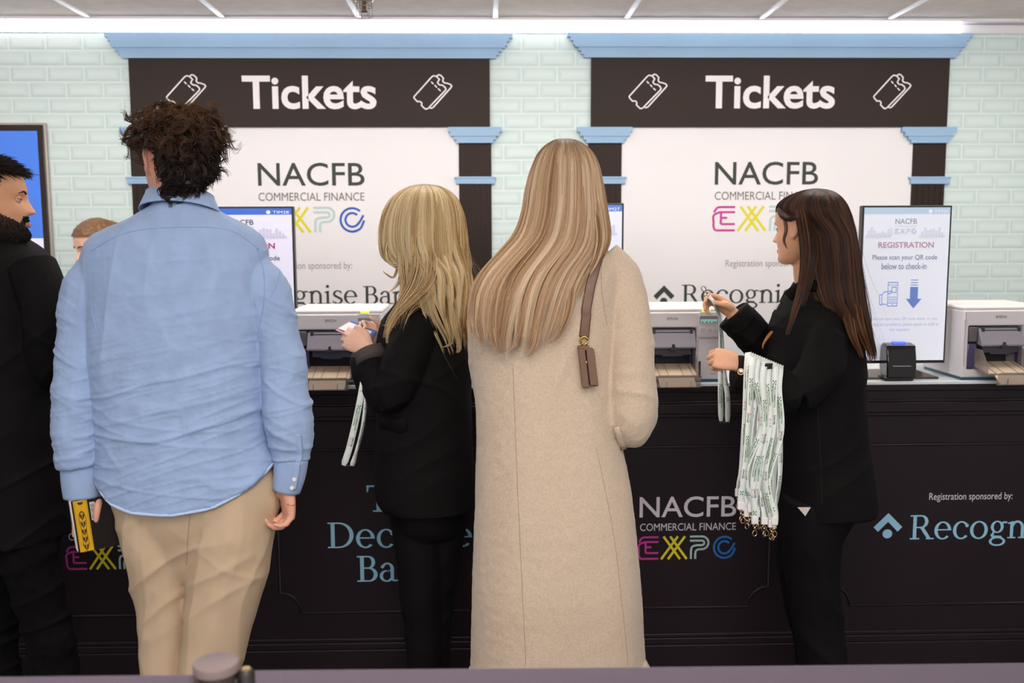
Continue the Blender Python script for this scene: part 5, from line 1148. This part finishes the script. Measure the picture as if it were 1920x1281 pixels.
obj('lips', xform(join([tube([(-.019, .079, -.0685), (0, .0895, -.0675), (.019, .079, -.0685)], [.0012, .0042, .0012], 10, 10), tube([(-.017, .079, -.069), (0, .0885, -.0735), (.017, .079, -.069)], [.0012, .0045, .0012], 10, 10)]), Hd @ Matrix.Scale(.945, 4)), mat('lips_rose', (196, 132, 112), .45), bodyd)
jr = rows2rings(dense([(528, 1490, 1548, .060), (545, 1480, 1572, .085), (562, 1470, 1586, .115), (582, 1460, 1597, .148), (625, 1448, 1607, .166), (690, 1444, 1611, .172), (760, 1456, 1614, .160), (830, 1463, 1620, .160), (900, 1464, 1628, .168), (940, 1465, 1632, .172), (952, 1466, 1630, .172)], 4), Yd, 64, 2.35)
jr[-1][:, 2] -= .018 * sstep(-jr[-1][:, 0], -P(1560, 950, Yd).x, -P(1470, 950, Yd).x); inn = jr[-1].copy(); inn[:, :2] = inn.mean(0)[:2] + (inn[:, :2] - inn.mean(0)[:2]) * .92; inn[:, 2] += .004; jr.append(inn)
me_j = wrap([loft(jr), limb(dL, 34, 22), limb(dR, 28, 22)], .005, 3, jacket_disp(131, 0))
jad = obj('jacket', me_j, BLACK, drk); bd_ = bvh_of(me_j)
obj('cuff', tube([P(1402, 703, 2.757), P(1384, 699, 2.76), P(1378, 698, 2.76)], [.052, .052, .049], 26, 8), BLACK, jad)
obj('cuff', tube([P(1392, 606, 3.055), P(1378, 594, 3.05), P(1374, 590, 3.05)], [.058, .058, .056], 26, 8), BLACK, jad)
lp = [P(1497, 535, 3.00), P(1470, 548, 3.04), P(1448, 590, 3.06), P(1437, 632, 3.05), P(1452, 640, 3.02), P(1472, 600, 2.99)]
hard('lapel', loft([np.array([tuple(p) for p in lp]), np.array([tuple(p + Vector((.004, .010, 0))) for p in lp])]), BLACK, jad, bevel=.003)
obj('collar', tube([P(1478, 556, 2.86), P(1500, 540, 2.84), P(1530, 536, 2.84), P(1556, 548, 2.90)], [(.018, .008)] * 4, 12, 20, side=(0, 0, 1)), BLACK, jad)
seam('seam', bd_, [(1532, 748), (1538, 850), (1541, 944)], mat('seam_black', (8, 7, 8), .8), jad, .001)
tgt = P(1455, 575, 3.0)
hard('pin', xform(ellipsoid((0, 0, 0), (.005, .002, .014)), Matrix.Translation(P(1458, 574, 2.985)) @ Matrix.Rotation(.5, 4, 'Y')), mat('pin_white', (226, 224, 226), .4), jad)
for bx, by, r in ((1389, 695, .0095), (1404, 712, .008)):
    p = P(bx, by + 2, 2.7065)
    n_ = Vector((-.25, -.95, .1)).normalized()
    hard('button', xform(join([cyl((0, 0, 0), r, .003, 24), ellipsoid((0, 0, .003), (r * .8, r * .8, .0022), 20, 8)]), Matrix.Translation(p) @ n_.to_track_quat('Z', 'Y').to_matrix().to_4x4()), mat('button_gold', (206, 170, 140), .25, 1.0), jad)
st = [P(1496, 952, 2.79), P(1520, 952, 2.79), P(1510, 968, 2.795)]
hard('shirt_tail', loft([np.array([tuple(p) for p in st]), np.array([tuple(p + Vector((0, .004, 0))) for p in st])]), mat('shirt_white', (214, 206, 200), .8), drk)
me_p = wrap([loft(rows2rings(dense([(880, 1472, 1600, .12), (930, 1468, 1598, .14), (970, 1466, 1590, .14), (1000, 1470, 1580, .11)], 3), Yd, 48)), limb(qA, 30, 22), limb(qB, 30, 22)], .006, 4, lambda co, no: .009 * (creases(co, -1.0, 11, 2.5, 141, 3) - .3) + .004 * fbm(co * 6, 143))
obj('trousers', me_p, BLACK2, drk)
shoes(drk, [(P(1548, 1250, 2.90).x, 2.90), (P(1540, 1250, 3.02).x, 3.02)], LEATHER, (-1, .2), .25)
hd_rows = [(354, 1524, 1534, 2.930, .012), (356, 1511, 1548, 2.930, .038), (360, 1497, 1561, 2.930, .060), (369, 1476, 1573, 2.930, .088), (384, 1460, 1584, 2.930, .106), (402, 1459, 1591, 2.930, .114), (420, 1472, 1596, 2.930, .116), (440, 1492, 1600, 2.928, .116), (462, 1496, 1604, 2.922, .112), (495, 1500, 1609, 2.912, .106), (530, 1506, 1614, 2.900, .098), (565, 1518, 1620, 2.880, .090), (600, 1548, 1627, 2.862, .078), (635, 1576, 1634, 2.848, .064), (662, 1596, 1640, 2.842, .050), (682, 1606, 1640, 2.842, .040)]
cd = [(40, 24, 20), (56, 34, 26), (72, 46, 34), (96, 62, 42), (60, 38, 30), (44, 28, 24)]
cdl = [(70, 44, 30), (104, 68, 42), (134, 92, 56), (90, 58, 38)]
Hd_ = hair_fall(hd_rows, 6400, 34, cd, [(28, 18, 16), (44, 28, 22)], 61, clumps=76, pull=.6, rad=.0007, wave=(.08, 1.5), endvar=.26, root_len=.25, thick=.16, fly=90, flyamp=.035, core_v=.74)
add_locks(Hd_, [lock([(1500, 396, 2.85), (1508, 440, 2.81), (1511, 490, 2.80), (1503, 540, 2.79), (1488, 590, 2.775), (1474, 634, 2.77)], 170, 34, .015, .005, cd + cdl[:2], 71),
                lock([(1512, 400, 2.85), (1520, 470, 2.80), (1512, 530, 2.785), (1500, 580, 2.77)], 120, 34, .016, .010, cd, 72),
                lock([(1447, 622, 2.80), (1438, 634, 2.795), (1431, 646, 2.795), (1430, 656, 2.795)], 26, 34, .004, .001, [(150, 104, 56), (182, 132, 76)], 73),
                lock([(1594, 520, 2.86), (1612, 610, 2.78), (1626, 650, 2.78), (1634, 672, 2.78), (1622, 682, 2.78)], 110, 34, .014, .004, cdl, 74),
                lock([(1576, 520, 2.86), (1596, 620, 2.775), (1612, 660, 2.775), (1618, 676, 2.775)], 110, 34, .015, .005, cdl, 75),
                lock([(1606, 470, 2.84), (1616, 530, 2.83), (1628, 590, 2.82), (1630, 610, 2.82), (1640, 640, 2.82)], 30, 34, .010, .005, cd, 76, .0004),
                lock([(1459, 392, 2.905), (1468, 405, 2.856), (1482, 411, 2.83), (1497, 408, 2.812)], 90, 34, .005, .008, cd[:3], 77),
                lock([(1470, 405, 2.85), (1474, 430, 2.835), (1470, 452, 2.83), (1478, 470, 2.83)], 24, 34, .004, .002, cd[:3], 79, .0005)])
hair_obj(Hd_, 'hair', hair_mat('hair_dark_long', .4, .3), drk)

# ------------------------------------------------------------------ bearded man at the left
Ye = 2.80
brd = root('person', (P(20, 900, Ye).x, Ye, 0), 'person with short dark hair and beard in a black jacket at the left edge', 'person')
sk_e = skin('skin_tan', (204, 148, 112))
He = head_matrix(-15, 374, 2.78, (.94, .34), .0)
eR = [(60, 498, 2.74, .066), (82, 560, 2.71, .066), (88, 630, 2.72, .062), (84, 690, 2.78, .058), (70, 705, 2.88, .052), (60, 700, 2.98, .046)]
eL = [(-20, 500, 2.95, .06), (-30, 600, 2.98, .058), (-20, 690, 3.0, .055), (20, 700, 3.05, .048)]
he1, _ = hand_geo(P(58, 700, 3.02), (-.5, .2, .5), (-.1, 1, .05), (.2, 0, 1), .98, (25, 35, 20))
he2, _ = hand_geo(P(30, 700, 3.08), (.5, .2, .5), (.2, 1, .05), (0, 0, 1), .98, (25, 35, 20))
pA = [(40, 960, 2.78, .092), (58, 1060, 2.77, .079), (84, 1160, 2.76, .068), (100, 1230, 2.75, .062), (104, 1300, 2.75, .062), (106, low(106, 2.75, .05), 2.75, .065)]
pB = [(0, 960, 2.92, .09), (-6, 1060, 2.93, .078), (-6, 1200, 2.93, .066), (-6, low(-6, 2.93, .05), 2.93, .065)]
bodye, me_e = body(brd, sk_e, head_geo(He, .235), [(-8, 405, 2.79), (-10, 450, 2.80), (-10, 490, 2.80)], [(0, 500, 2.80), (5, 620, 2.80), (10, 780, 2.80), (12, 950, 2.82)], [eR + [(59, 700, 3.01)], eL + [(28, 700, 3.07)]], [pA, pB], [he1, he2], voxel=.0035, neck_r=.056)
eyes(bodye, He, .235, (58, 36, 24), up=5, dn=-15); brow(He, bodye, mat('brow_black', (24, 17, 15), .8), 1.02, .0042)
obj('lips', xform(join([tube([(-.021, .079, -.0685), (0, .0895, -.0670), (.021, .079, -.0685)], [.0012, .0042, .0012], 10, 10), tube([(-.019, .079, -.069), (0, .0890, -.0735), (.019, .079, -.069)], [.0012, .0048, .0012], 10, 10)]), He @ Matrix.Scale(1.02, 4)), mat('lips_brown', (176, 108, 92), .4), bodye)
ce = [(16, 12, 11), (22, 16, 14), (32, 22, 18), (42, 30, 24)]
mk_e = lambda l, n: (np.linalg.norm(l, axis=1) < .145) & (np.where(l[:, 1] > .03, l[:, 2] > .066, np.where(l[:, 1] > -.02, l[:, 2] > .035 - .0 * l[:, 1], l[:, 2] > -.05)))
E1 = scalp_hair(me_e, He, mk_e, 5200, 10, lambda L: np.where(L[:, 2] > .06, .030, .008), ce, 81, lambda L, N: np.column_stack([0 * L[:, 0], .8 + 0 * L[:, 0], -.1 + 0 * L[:, 0]]) + N * .3, lift=.35, rad=.0010)
mk_be = lambda l, n: ((np.abs(l[:, 0]) > .020) & (np.abs(l[:, 0]) < .036) & (l[:, 2] < -.052) & (l[:, 2] > -.09) & (l[:, 1] > .045)) | (l[:, 2] < -.036 - .55 * np.clip(l[:, 1] - .02, 0, 1)) & (l[:, 1] > -.025) & (l[:, 2] > -.118) & (np.abs(l[:, 0]) < .075) & ~((np.abs(l[:, 0]) < .02) & (l[:, 2] > -.078) & (l[:, 1] > .06) & ((l[:, 2] < -.062)))
E2 = scalp_hair(me_e, He, mk_be, 4200, 10, lambda L: .002 + .005 * sstep(-L[:, 2], .05, .10), ce, 82, lambda L, N: N * .4 + np.array([0, .1, -.8]), lift=.4, rad=.0008)
mk_mu = lambda l, n: (l[:, 2] < -.048) & (l[:, 2] > -.062) & (l[:, 1] > .05) & (np.abs(l[:, 0]) < .032)
E3 = scalp_hair(me_e, He, mk_mu, 420, 10, lambda L: L[:, 0] * 0 + .0038, ce, 83, lambda L, N: np.column_stack([np.sign(L[:, 0]) * .5, .1 + 0 * L[:, 0], -.6 + 0 * L[:, 0]]), lift=.4, rad=.0007)
mk_sb = lambda l, n: (np.abs(l[:, 0]) > .056) & (l[:, 1] > .004) & (l[:, 1] < .020) & (l[:, 2] > -.05) & (l[:, 2] < .04)
E4 = scalp_hair(me_e, He, mk_sb, 700, 10, lambda L: L[:, 0] * 0 + .005, ce, 84, lambda L, N: N * .3 + np.array([0, .1, -.8]), lift=.35, rad=.0008)
cpe, cce = cap_from(me_e, He, mk_e, .003, (20, 15, 13))
obj('hair', strands_mesh(*E1, core=cpe, core_col=cce), hair_mat('hair_black_short', .45, .35), brd)
cpb, ccb = cap_from(me_e, He, lambda l, n: mk_be(l, n) | mk_mu(l, n) | mk_sb(l, n), .0006, (70, 48, 38))
obj('beard', strands_mesh(*[np.concatenate([a, b, c]) for a, b, c in zip(E2, E3, E4)], core=cpb, core_col=ccb), hair_mat('hair_black_short', .45, .35), brd)
jr = rows2rings(dense([(448, -60, 40, .09), (466, -75, 66, .115), (490, -88, 84, .14), (540, -95, 94, .155), (620, -95, 98, .158), (700, -90, 98, .155), (800, -88, 104, .155), (900, -88, 112, .160), (990, -86, 118, .165), (1004, -86, 118, .165)], 4), Ye + .02, 60, 2.3)
inn = jr[-1].copy(); inn[:, :2] = inn.mean(0)[:2] + (inn[:, :2] - inn.mean(0)[:2]) * .92; inn[:, 2] += .004; jr.append(inn)
me_j = wrap([loft(jr), limb(eR, 32, 22), limb(eL, 26, 20)], .005, 3, jacket_disp(151, 0))
obj('jacket', me_j, BLACK, brd)
me_p = wrap([loft(rows2rings(dense([(930, -70, 100, .13), (990, -65, 108, .14), (1030, -50, 100, .11)], 3), Ye + .03, 48)), limb(pA, 30, 22), limb(pB, 30, 20)], .006, 3, lambda co, no: .010 * (creases(co, .25, 26, 3, 161, 3) - .3) * (.4 + sstep(co[:, 2], .9, .2)))
obj('jeans', me_p, mat('jeans_black', (12, 10, 11), .9, var=.3, scale=40, bump=.3, bscale=800, spec=.1), brd)
shoes(brd, [(P(106, 1280, 2.75).x, 2.72), (P(-6, 1280, 2.93).x, 2.93)], LEATHER, (.5, .8))

# ------------------------------------------------------------------ staff member behind the counter
Yf = 4.14
stf = root('person', (P(178, 700, Yf).x, Yf, 0), 'person with light brown tied-back hair behind the counter, half hidden by the blue shirt', 'person')
Hf = head_matrix(182, 462, Yf, (-.70, -.71), .25)
aA = [(128, 562, Yf - .02, .052), (118, 640, Yf - .02, .05), (118, 700, Yf - .04, .045), (120, 760, Yf - .08, .04)]
aB = [(226, 562, Yf, .052), (238, 640, Yf, .05), (240, 700, Yf - .02, .045), (238, 760, Yf - .06, .04)]
hf1, _ = hand_geo(P(120, 772, Yf - .09), (0, -1, 0), (0, -.1, -1), (-1, 0, 0), .88, (30, 35, 20)); hf2, _ = hand_geo(P(238, 772, Yf - .07), (0, -1, 0), (0, -.1, -1), (1, 0, 0), .88, (30, 35, 20))
gA = [(160, 760, Yf), (160, low(160, Yf, .05), Yf)]; gB = [(200, 760, Yf), (200, low(200, Yf, .05), Yf)]
bodyf, me_f = body(stf, sk_f, head_geo(Hf, .225), [(180, 480, Yf), (178, 520, Yf), (178, 550, Yf)], [(178, 560, Yf), (178, 640, Yf), (178, 760, Yf)], [aA + [(120, 770, Yf - .088)], aB + [(238, 770, Yf - .068)]], [gA, gB], [hf1, hf2], voxel=.0045, neck_r=.046)
eyes(bodyf, Hf, .225); brow(Hf, bodyf, BROW, 1.0)
cf = [(104, 72, 42), (132, 94, 56), (160, 120, 76), (120, 84, 48)]
mk_f = lambda l, n: (np.linalg.norm(l, axis=1) < .14) & (np.where(l[:, 1] > .02, l[:, 2] > .05 + .35 * np.clip(l[:, 1] - .05, 0, 1), np.where(l[:, 1] > -.03, l[:, 2] > .012, l[:, 2] > -.06)))
F1 = scalp_hair(me_f, Hf, mk_f, 4200, 12, lambda L: L[:, 0] * 0 + .05, cf, 91, lambda L, N: np.column_stack([-L[:, 0] * 3, -1 + 0 * L[:, 0], -.12 - .5 * (L[:, 1] < 0)]), lift=.22, rad=.0013, jit=.05, droop=.1)
F1 = (F1[0], F1[1], F1[2])
hb_core = xform(loft([ell((0, -.030, .119 - .15 * f), (.0835 * math.sqrt(max(.03, 1 - ((.119 - .15 * f) / .122) ** 2)), 0, 0), (0, .092 * math.sqrt(max(.03, 1 - ((.119 - .15 * f) / .122) ** 2)), 0), 30) for f in np.linspace(0, .8, 16)]), Hf)
bun = xform(ellipsoid((0, -.125, -.01), (.032, .03, .032), 20, 12), Hf); cpf, ccf = cap_from(me_f, Hf, mk_f, .006, (116, 82, 48)); core = join([cpf, bun])
obj('hair', strands_mesh(F1[0] + 0, F1[1], F1[2], core=core, core_col=np.array(lin((116, 82, 48))[:3])), hair_mat('hair_light_brown', .4, .45), stf)
jr = rows2rings(dense([(520, 160, 196, .055), (535, 138, 218, .075), (552, 118, 238, .095), (580, 112, 244, .105), (640, 118, 238, .11), (720, 122, 236, .11), (800, 118, 238, .12)], 3), Yf, 48, 2.3)
obj('jacket', wrap([loft(jr), limb(aA, 22, 18), limb(aB, 22, 18)], .006, 3, jacket_disp(171, 0)), BLACK, stf)
obj('trousers', wrap([tube([P(*r) for r in l], [(.085, .09), (.06, .06)], 18, 18) for l in (gA, gB)], .008, 2), BLACK2, stf)
shoes(stf, [(P(160, 800, Yf).x, Yf), (P(200, 800, Yf).x, Yf)], LEATHER, (0, -1), .24)
# ================================================================== LANYARDS
STRAP = mat('lanyard_white', (230, 238, 234), .55, var=.04, scale=40)
L_GREEN = mat('lanyard_green', (22, 112, 58), .6); L_INK = mat('lanyard_ink', (24, 26, 60), .6)
L_DARK = mat('lanyard_buckle', (24, 23, 25), .4); L_METAL = mat('lanyard_metal', (196, 172, 140), .22, 1.0)
L_COL = [mat('lanyard_pink', (206, 96, 140), .6), mat('lanyard_yellow', (214, 190, 80), .6), mat('lanyard_blue', (84, 130, 200), .6)]
def print_block():
    """one repeat of the printed strap, x along the strap (0..1 = 0.15 m), y across (-.5...5); list of (drawing, material)"""
    out = []
    out.append((fit(text2d('YBS COMMERCIAL', .02), .10, .02, .52, .26), L_GREEN)); out.append((fit(text2d('MORTGAGES', .02), .10, -.30, .42, -.06), L_GREEN))
    sq = [rect2d(x, y, x + .025, y + .17) for x, y in ((.0, .12), (.03, -.06), (.0, -.24), (.06, .12), (.06, -.24))]
    out.append((join(sq), L_GREEN))
    out.append((fit(text2d('NACFB', .02), .66, .06, .84, .34), L_INK))
    for k in range(3): out.append((fit(expo2d()[(0, 1, 3)[k]], .66 + .065 * k, -.34, .705 + .065 * k, -.04), L_COL[k]))
    return out
_PB = print_block()
def frames(pts, wdir):
    T = np.gradient(pts, axis=0); T /= np.linalg.norm(T, axis=1)[:, None] + 1e-9
    W = wdir - T * (wdir * T).sum(1)[:, None]; W /= np.linalg.norm(W, axis=1)[:, None] + 1e-9
    return T, W, np.cross(T, W)
def strap_geo(pts, wdir, width, th=.0009):
    T, W, N = frames(pts, wdir); wd = np.broadcast_to(np.asarray(width, float), (len(pts),))[:, None]
    return loft([np.array([p - w * h / 2 - n * th / 2, p + w * h / 2 - n * th / 2, p + w * h / 2 + n * th / 2, p - w * h / 2 + n * th / 2]) for p, w, n, h in zip(pts, W, N, wd)])
def strap_print(pts, wdir, width, parent, phase, side=1.0, s0=.02, s1=None, flip=1):
    T, W, N = frames(pts, wdir); d = np.r_[0, np.cumsum(np.linalg.norm(np.diff(pts, axis=0), axis=1))]; s1 = d[-1] - .02 if s1 is None else s1
    per = {}; s = s0 + phase * .15
    while s < s1:
        for (v, f), m_ in _PB:
            x = s + v[:, 0] * .15
            if x.max() > s1: continue
            y = v[:, 1] * width * flip
            ip = lambda A: np.column_stack([np.interp(x, d, A[:, k]) for k in range(3)])
            q = ip(pts) + ip(W) * y[:, None] + ip(N) * side * .0011
            per.setdefault(m_.name, [m_, []])[1].append((q, f))
        s += .165
    for nme, (m_, gs) in per.items():
        me = bpy.data.meshes.new('print'); g = join(gs); me.from_pydata([tuple(a) for a in g[0]], [], g[1]); me.update(); obj('print', me, m_, parent)
_clip = None
def clip(parent, at, rz, s=1.0):
    global _clip
    if _clip is None:
        g = join([tube([(.006 * math.cos(a), 0, .004 * math.sin(a)) for a in np.linspace(0, 2 * PI, 17)], .0013, 6), cyl((0, 0, -.012), .0032, .009, 12),
                  tube([(.0, 0, -.012), (.006, 0, -.018), (.0065, 0, -.027), (0, 0, -.032), (-.0055, 0, -.028), (-.0055, 0, -.02), (-.001, 0, -.014)], .0017, 8, 20), tube([(-.0062, 0, -.02), (-.0075, 0, -.025)], .0016, 6)])
        _clip = mesh(g); _clip.materials.append(L_METAL)
    o = bpy.data.objects.new('clip', _clip); COL.objects.link(o); o.parent = parent; o.location = Vector(at) - wloc(parent); o.rotation_euler = (0, 0, rz); o.scale = (s, s, s)
    return o
# the bundle over the forearm of the dark-haired woman
rl = random.Random(11)
LOOK = ['outermost at the wrist end', 'second from the wrist end', 'third from the wrist end', 'fourth from the wrist end', 'fifth from the wrist end', 'sixth from the wrist end', 'seventh from the wrist end', 'eighth from either end, in the middle', 'seventh from the elbow end', 'sixth from the elbow end', 'fifth from the elbow end', 'fourth from the elbow end', 'third from the elbow end', 'second from the elbow end', 'outermost at the elbow end']
NB = 15
for i in range(NB):
    f = i / (NB - 1)
    ax = 1403 + f * 60; ay = 697 + f * 25; yb_ = 955 + 38 * f + rl.uniform(-10, 8)
    if i == 0: yb_ = 930
    bx = 1384 + f * 68 + rl.uniform(-5, 5)
    k = (i * 7) % NB; near = 2.755 - .056 - .005 * (k % 5); far = 2.755 + .056 + .002 * (k % 5)
    cy_ = near - .004 + .02 * rl.random()
    tp = P(ax, ay - 34, 2.755)
    nearp = [P(ax - 1, ay - 22, near + .020), P(ax - 3, ay + 10, near), P(ax * .72 + bx * .28 + rl.uniform(-13, 13), ay + 90, near - .004 - .008 * rl.random()), P(ax * .3 + bx * .7 + rl.uniform(-16, 16), ay + 180, near - .002 - .008 * rl.random()), P(bx, yb_ - 18, cy_), P(bx, yb_ - 2, cy_)]
    farp = [P(bx + 1, yb_ - 2, cy_ + .004), P(bx + 2, yb_ - 20, cy_ + .006), P(ax * .3 + bx * .7 + rl.uniform(-6, 6), ay + 185, cy_ + .05), P(ax * .7 + bx * .3, ay + 70, far), P(ax + 1, ay - 5, far), P(ax, ay - 26, far - .02)]
    top_ = [P(ax, ay - 34, 2.755 + .02), P(ax, ay - 35, 2.755 - .012)]
    pts = catmull(np.array([tuple(p) for p in farp + top_ + nearp]), 96)
    u = np.linspace(0, 1, 96); tw = np.interp(u, [0, .12, .4, .55, .62, .8, .93, 1], [0, .5, .1, 0, 0, rl.uniform(-1.2, 1.2), rl.uniform(-.9, .9), 0])
    wd = np.column_stack([np.cos(tw), np.sin(tw), np.full(96, .12)])
    ln = root('lanyard', P(bx, yb_, cy_), 'white lanyard with green print over the forearm, ' + LOOK[i], 'lanyard', 'lanyards draped over the forearm')
    sg = obj('strap', strap_geo(pts, wd, .0185), STRAP, ln); sg.data.shade_smooth()
    hard('strap_end', box(P(bx, yb_, cy_).x - .0095, P(bx, yb_, cy_).x + .0095, cy_ - .0035, cy_ + .007, P(bx, yb_, cy_).z - .001, P(bx, yb_, cy_).z + .020), mat('strap_end', (232, 230, 230), .4), ln, bevel=.001)
    d0 = np.r_[0, np.cumsum(np.linalg.norm(np.diff(pts, axis=0), axis=1))]; s_near = d0[int(96 * 8.2 / 13)]
    T_, W_, N_ = frames(pts, wd); sd = -1.0 if N_[75][1] > 0 else 1.0
    strap_print(pts, wd, .0185, ln, rl.random(), side=sd, s0=s_near, flip=rl.choice((1, 1, -1)) * sd)
    clip(ln, P(bx, yb_ + 4, cy_), rl.uniform(-.9, .9))
    if i in (9, 15): hard('buckle', xform(box(-.011, .011, -.003, .003, -.014, .014), Matrix.Translation(P(ax - 1, ay + 12 if i == 15 else ay - 24, near - .004 if i == 15 else near + .018)) @ Matrix.Rotation(.5, 4, 'X')), L_DARK, ln, bevel=.002)

def pair_lanyard(label, left, right, width, ends, phase, grp=None):
    """a lanyard whose two straps hang side by side, open at the lower buckle"""
    ln = root('lanyard', ends, label, 'lanyard')
    for j, q in enumerate((left, right)):
        pts = catmull(np.array([tuple(P(*a[:3])) for a in q]), 60); ang = np.interp(np.linspace(0, 1, 60), np.linspace(0, 1, len(q)), [a[3] for a in q]); wd = np.column_stack([np.cos(ang), np.sin(ang), 0 * ang])
        wv = np.interp(np.linspace(0, 1, 60), [0, .93, 1], [width, width, width * .6])
        obj('strap', strap_geo(pts, wd, wv), STRAP, ln)
        T_, W_, N_ = frames(pts, wd); sd = -1.0 if N_[30][1] > 0 else 1.0
        strap_print(pts, wd, width, ln, phase + .3 * j, side=sd, flip=sd)
    return ln
l1 = pair_lanyard('white lanyard hanging from the hands of the blonde woman, beside the blue cuff', [(690, 655, 2.87, .2), (685, 692, 2.81, .3), (680, 725, 2.765, .3), (668, 785, 2.765, .35), (655, 840, 2.765, .3), (644, 873, 2.765, .0)], [(694, 655, 2.88, 1.1), (691, 692, 2.82, 1.1), (687, 740, 2.775, 1.1), (680, 800, 2.775, 1.1), (668, 848, 2.775, 1.1), (660, 874, 2.775, .5)], .019, P(650, 876, 2.77), .1)
hard('buckle', xform(box(-.011, .011, -.003, .003, -.002, .002), Matrix.Translation(P(650, 874, 2.77))), L_DARK, l1, bevel=.001)
l2 = pair_lanyard('white lanyard held up by its clip in the raised hand of the dark-haired woman', [(1330, 556, 3.01, .6), (1341, 571, 3.02, .9), (1349, 600, 3.09, 1.1), (1351, 680, 3.05, .5), (1351, 740, 3.0, .25), (1352, 790, 3.0, .1)], [(1331, 557, 3.016, .6), (1342, 572, 3.03, .9), (1352, 604, 3.10, 1.1), (1357, 690, 3.06, .5), (1364, 745, 3.012, .3), (1364, 793, 3.012, .1)], .0185, P(1358, 794, 3.0), .0)
hard('buckle', xform(box(-.014, .014, -.003, .003, -.004, .003), Matrix.Translation(P(1358, 793, 3.006))), L_DARK, l2, bevel=.001)
ck = clip(l2, P(1328, 552, 3.008), .3); ck.rotation_euler = (0, math.radians(140), 0)
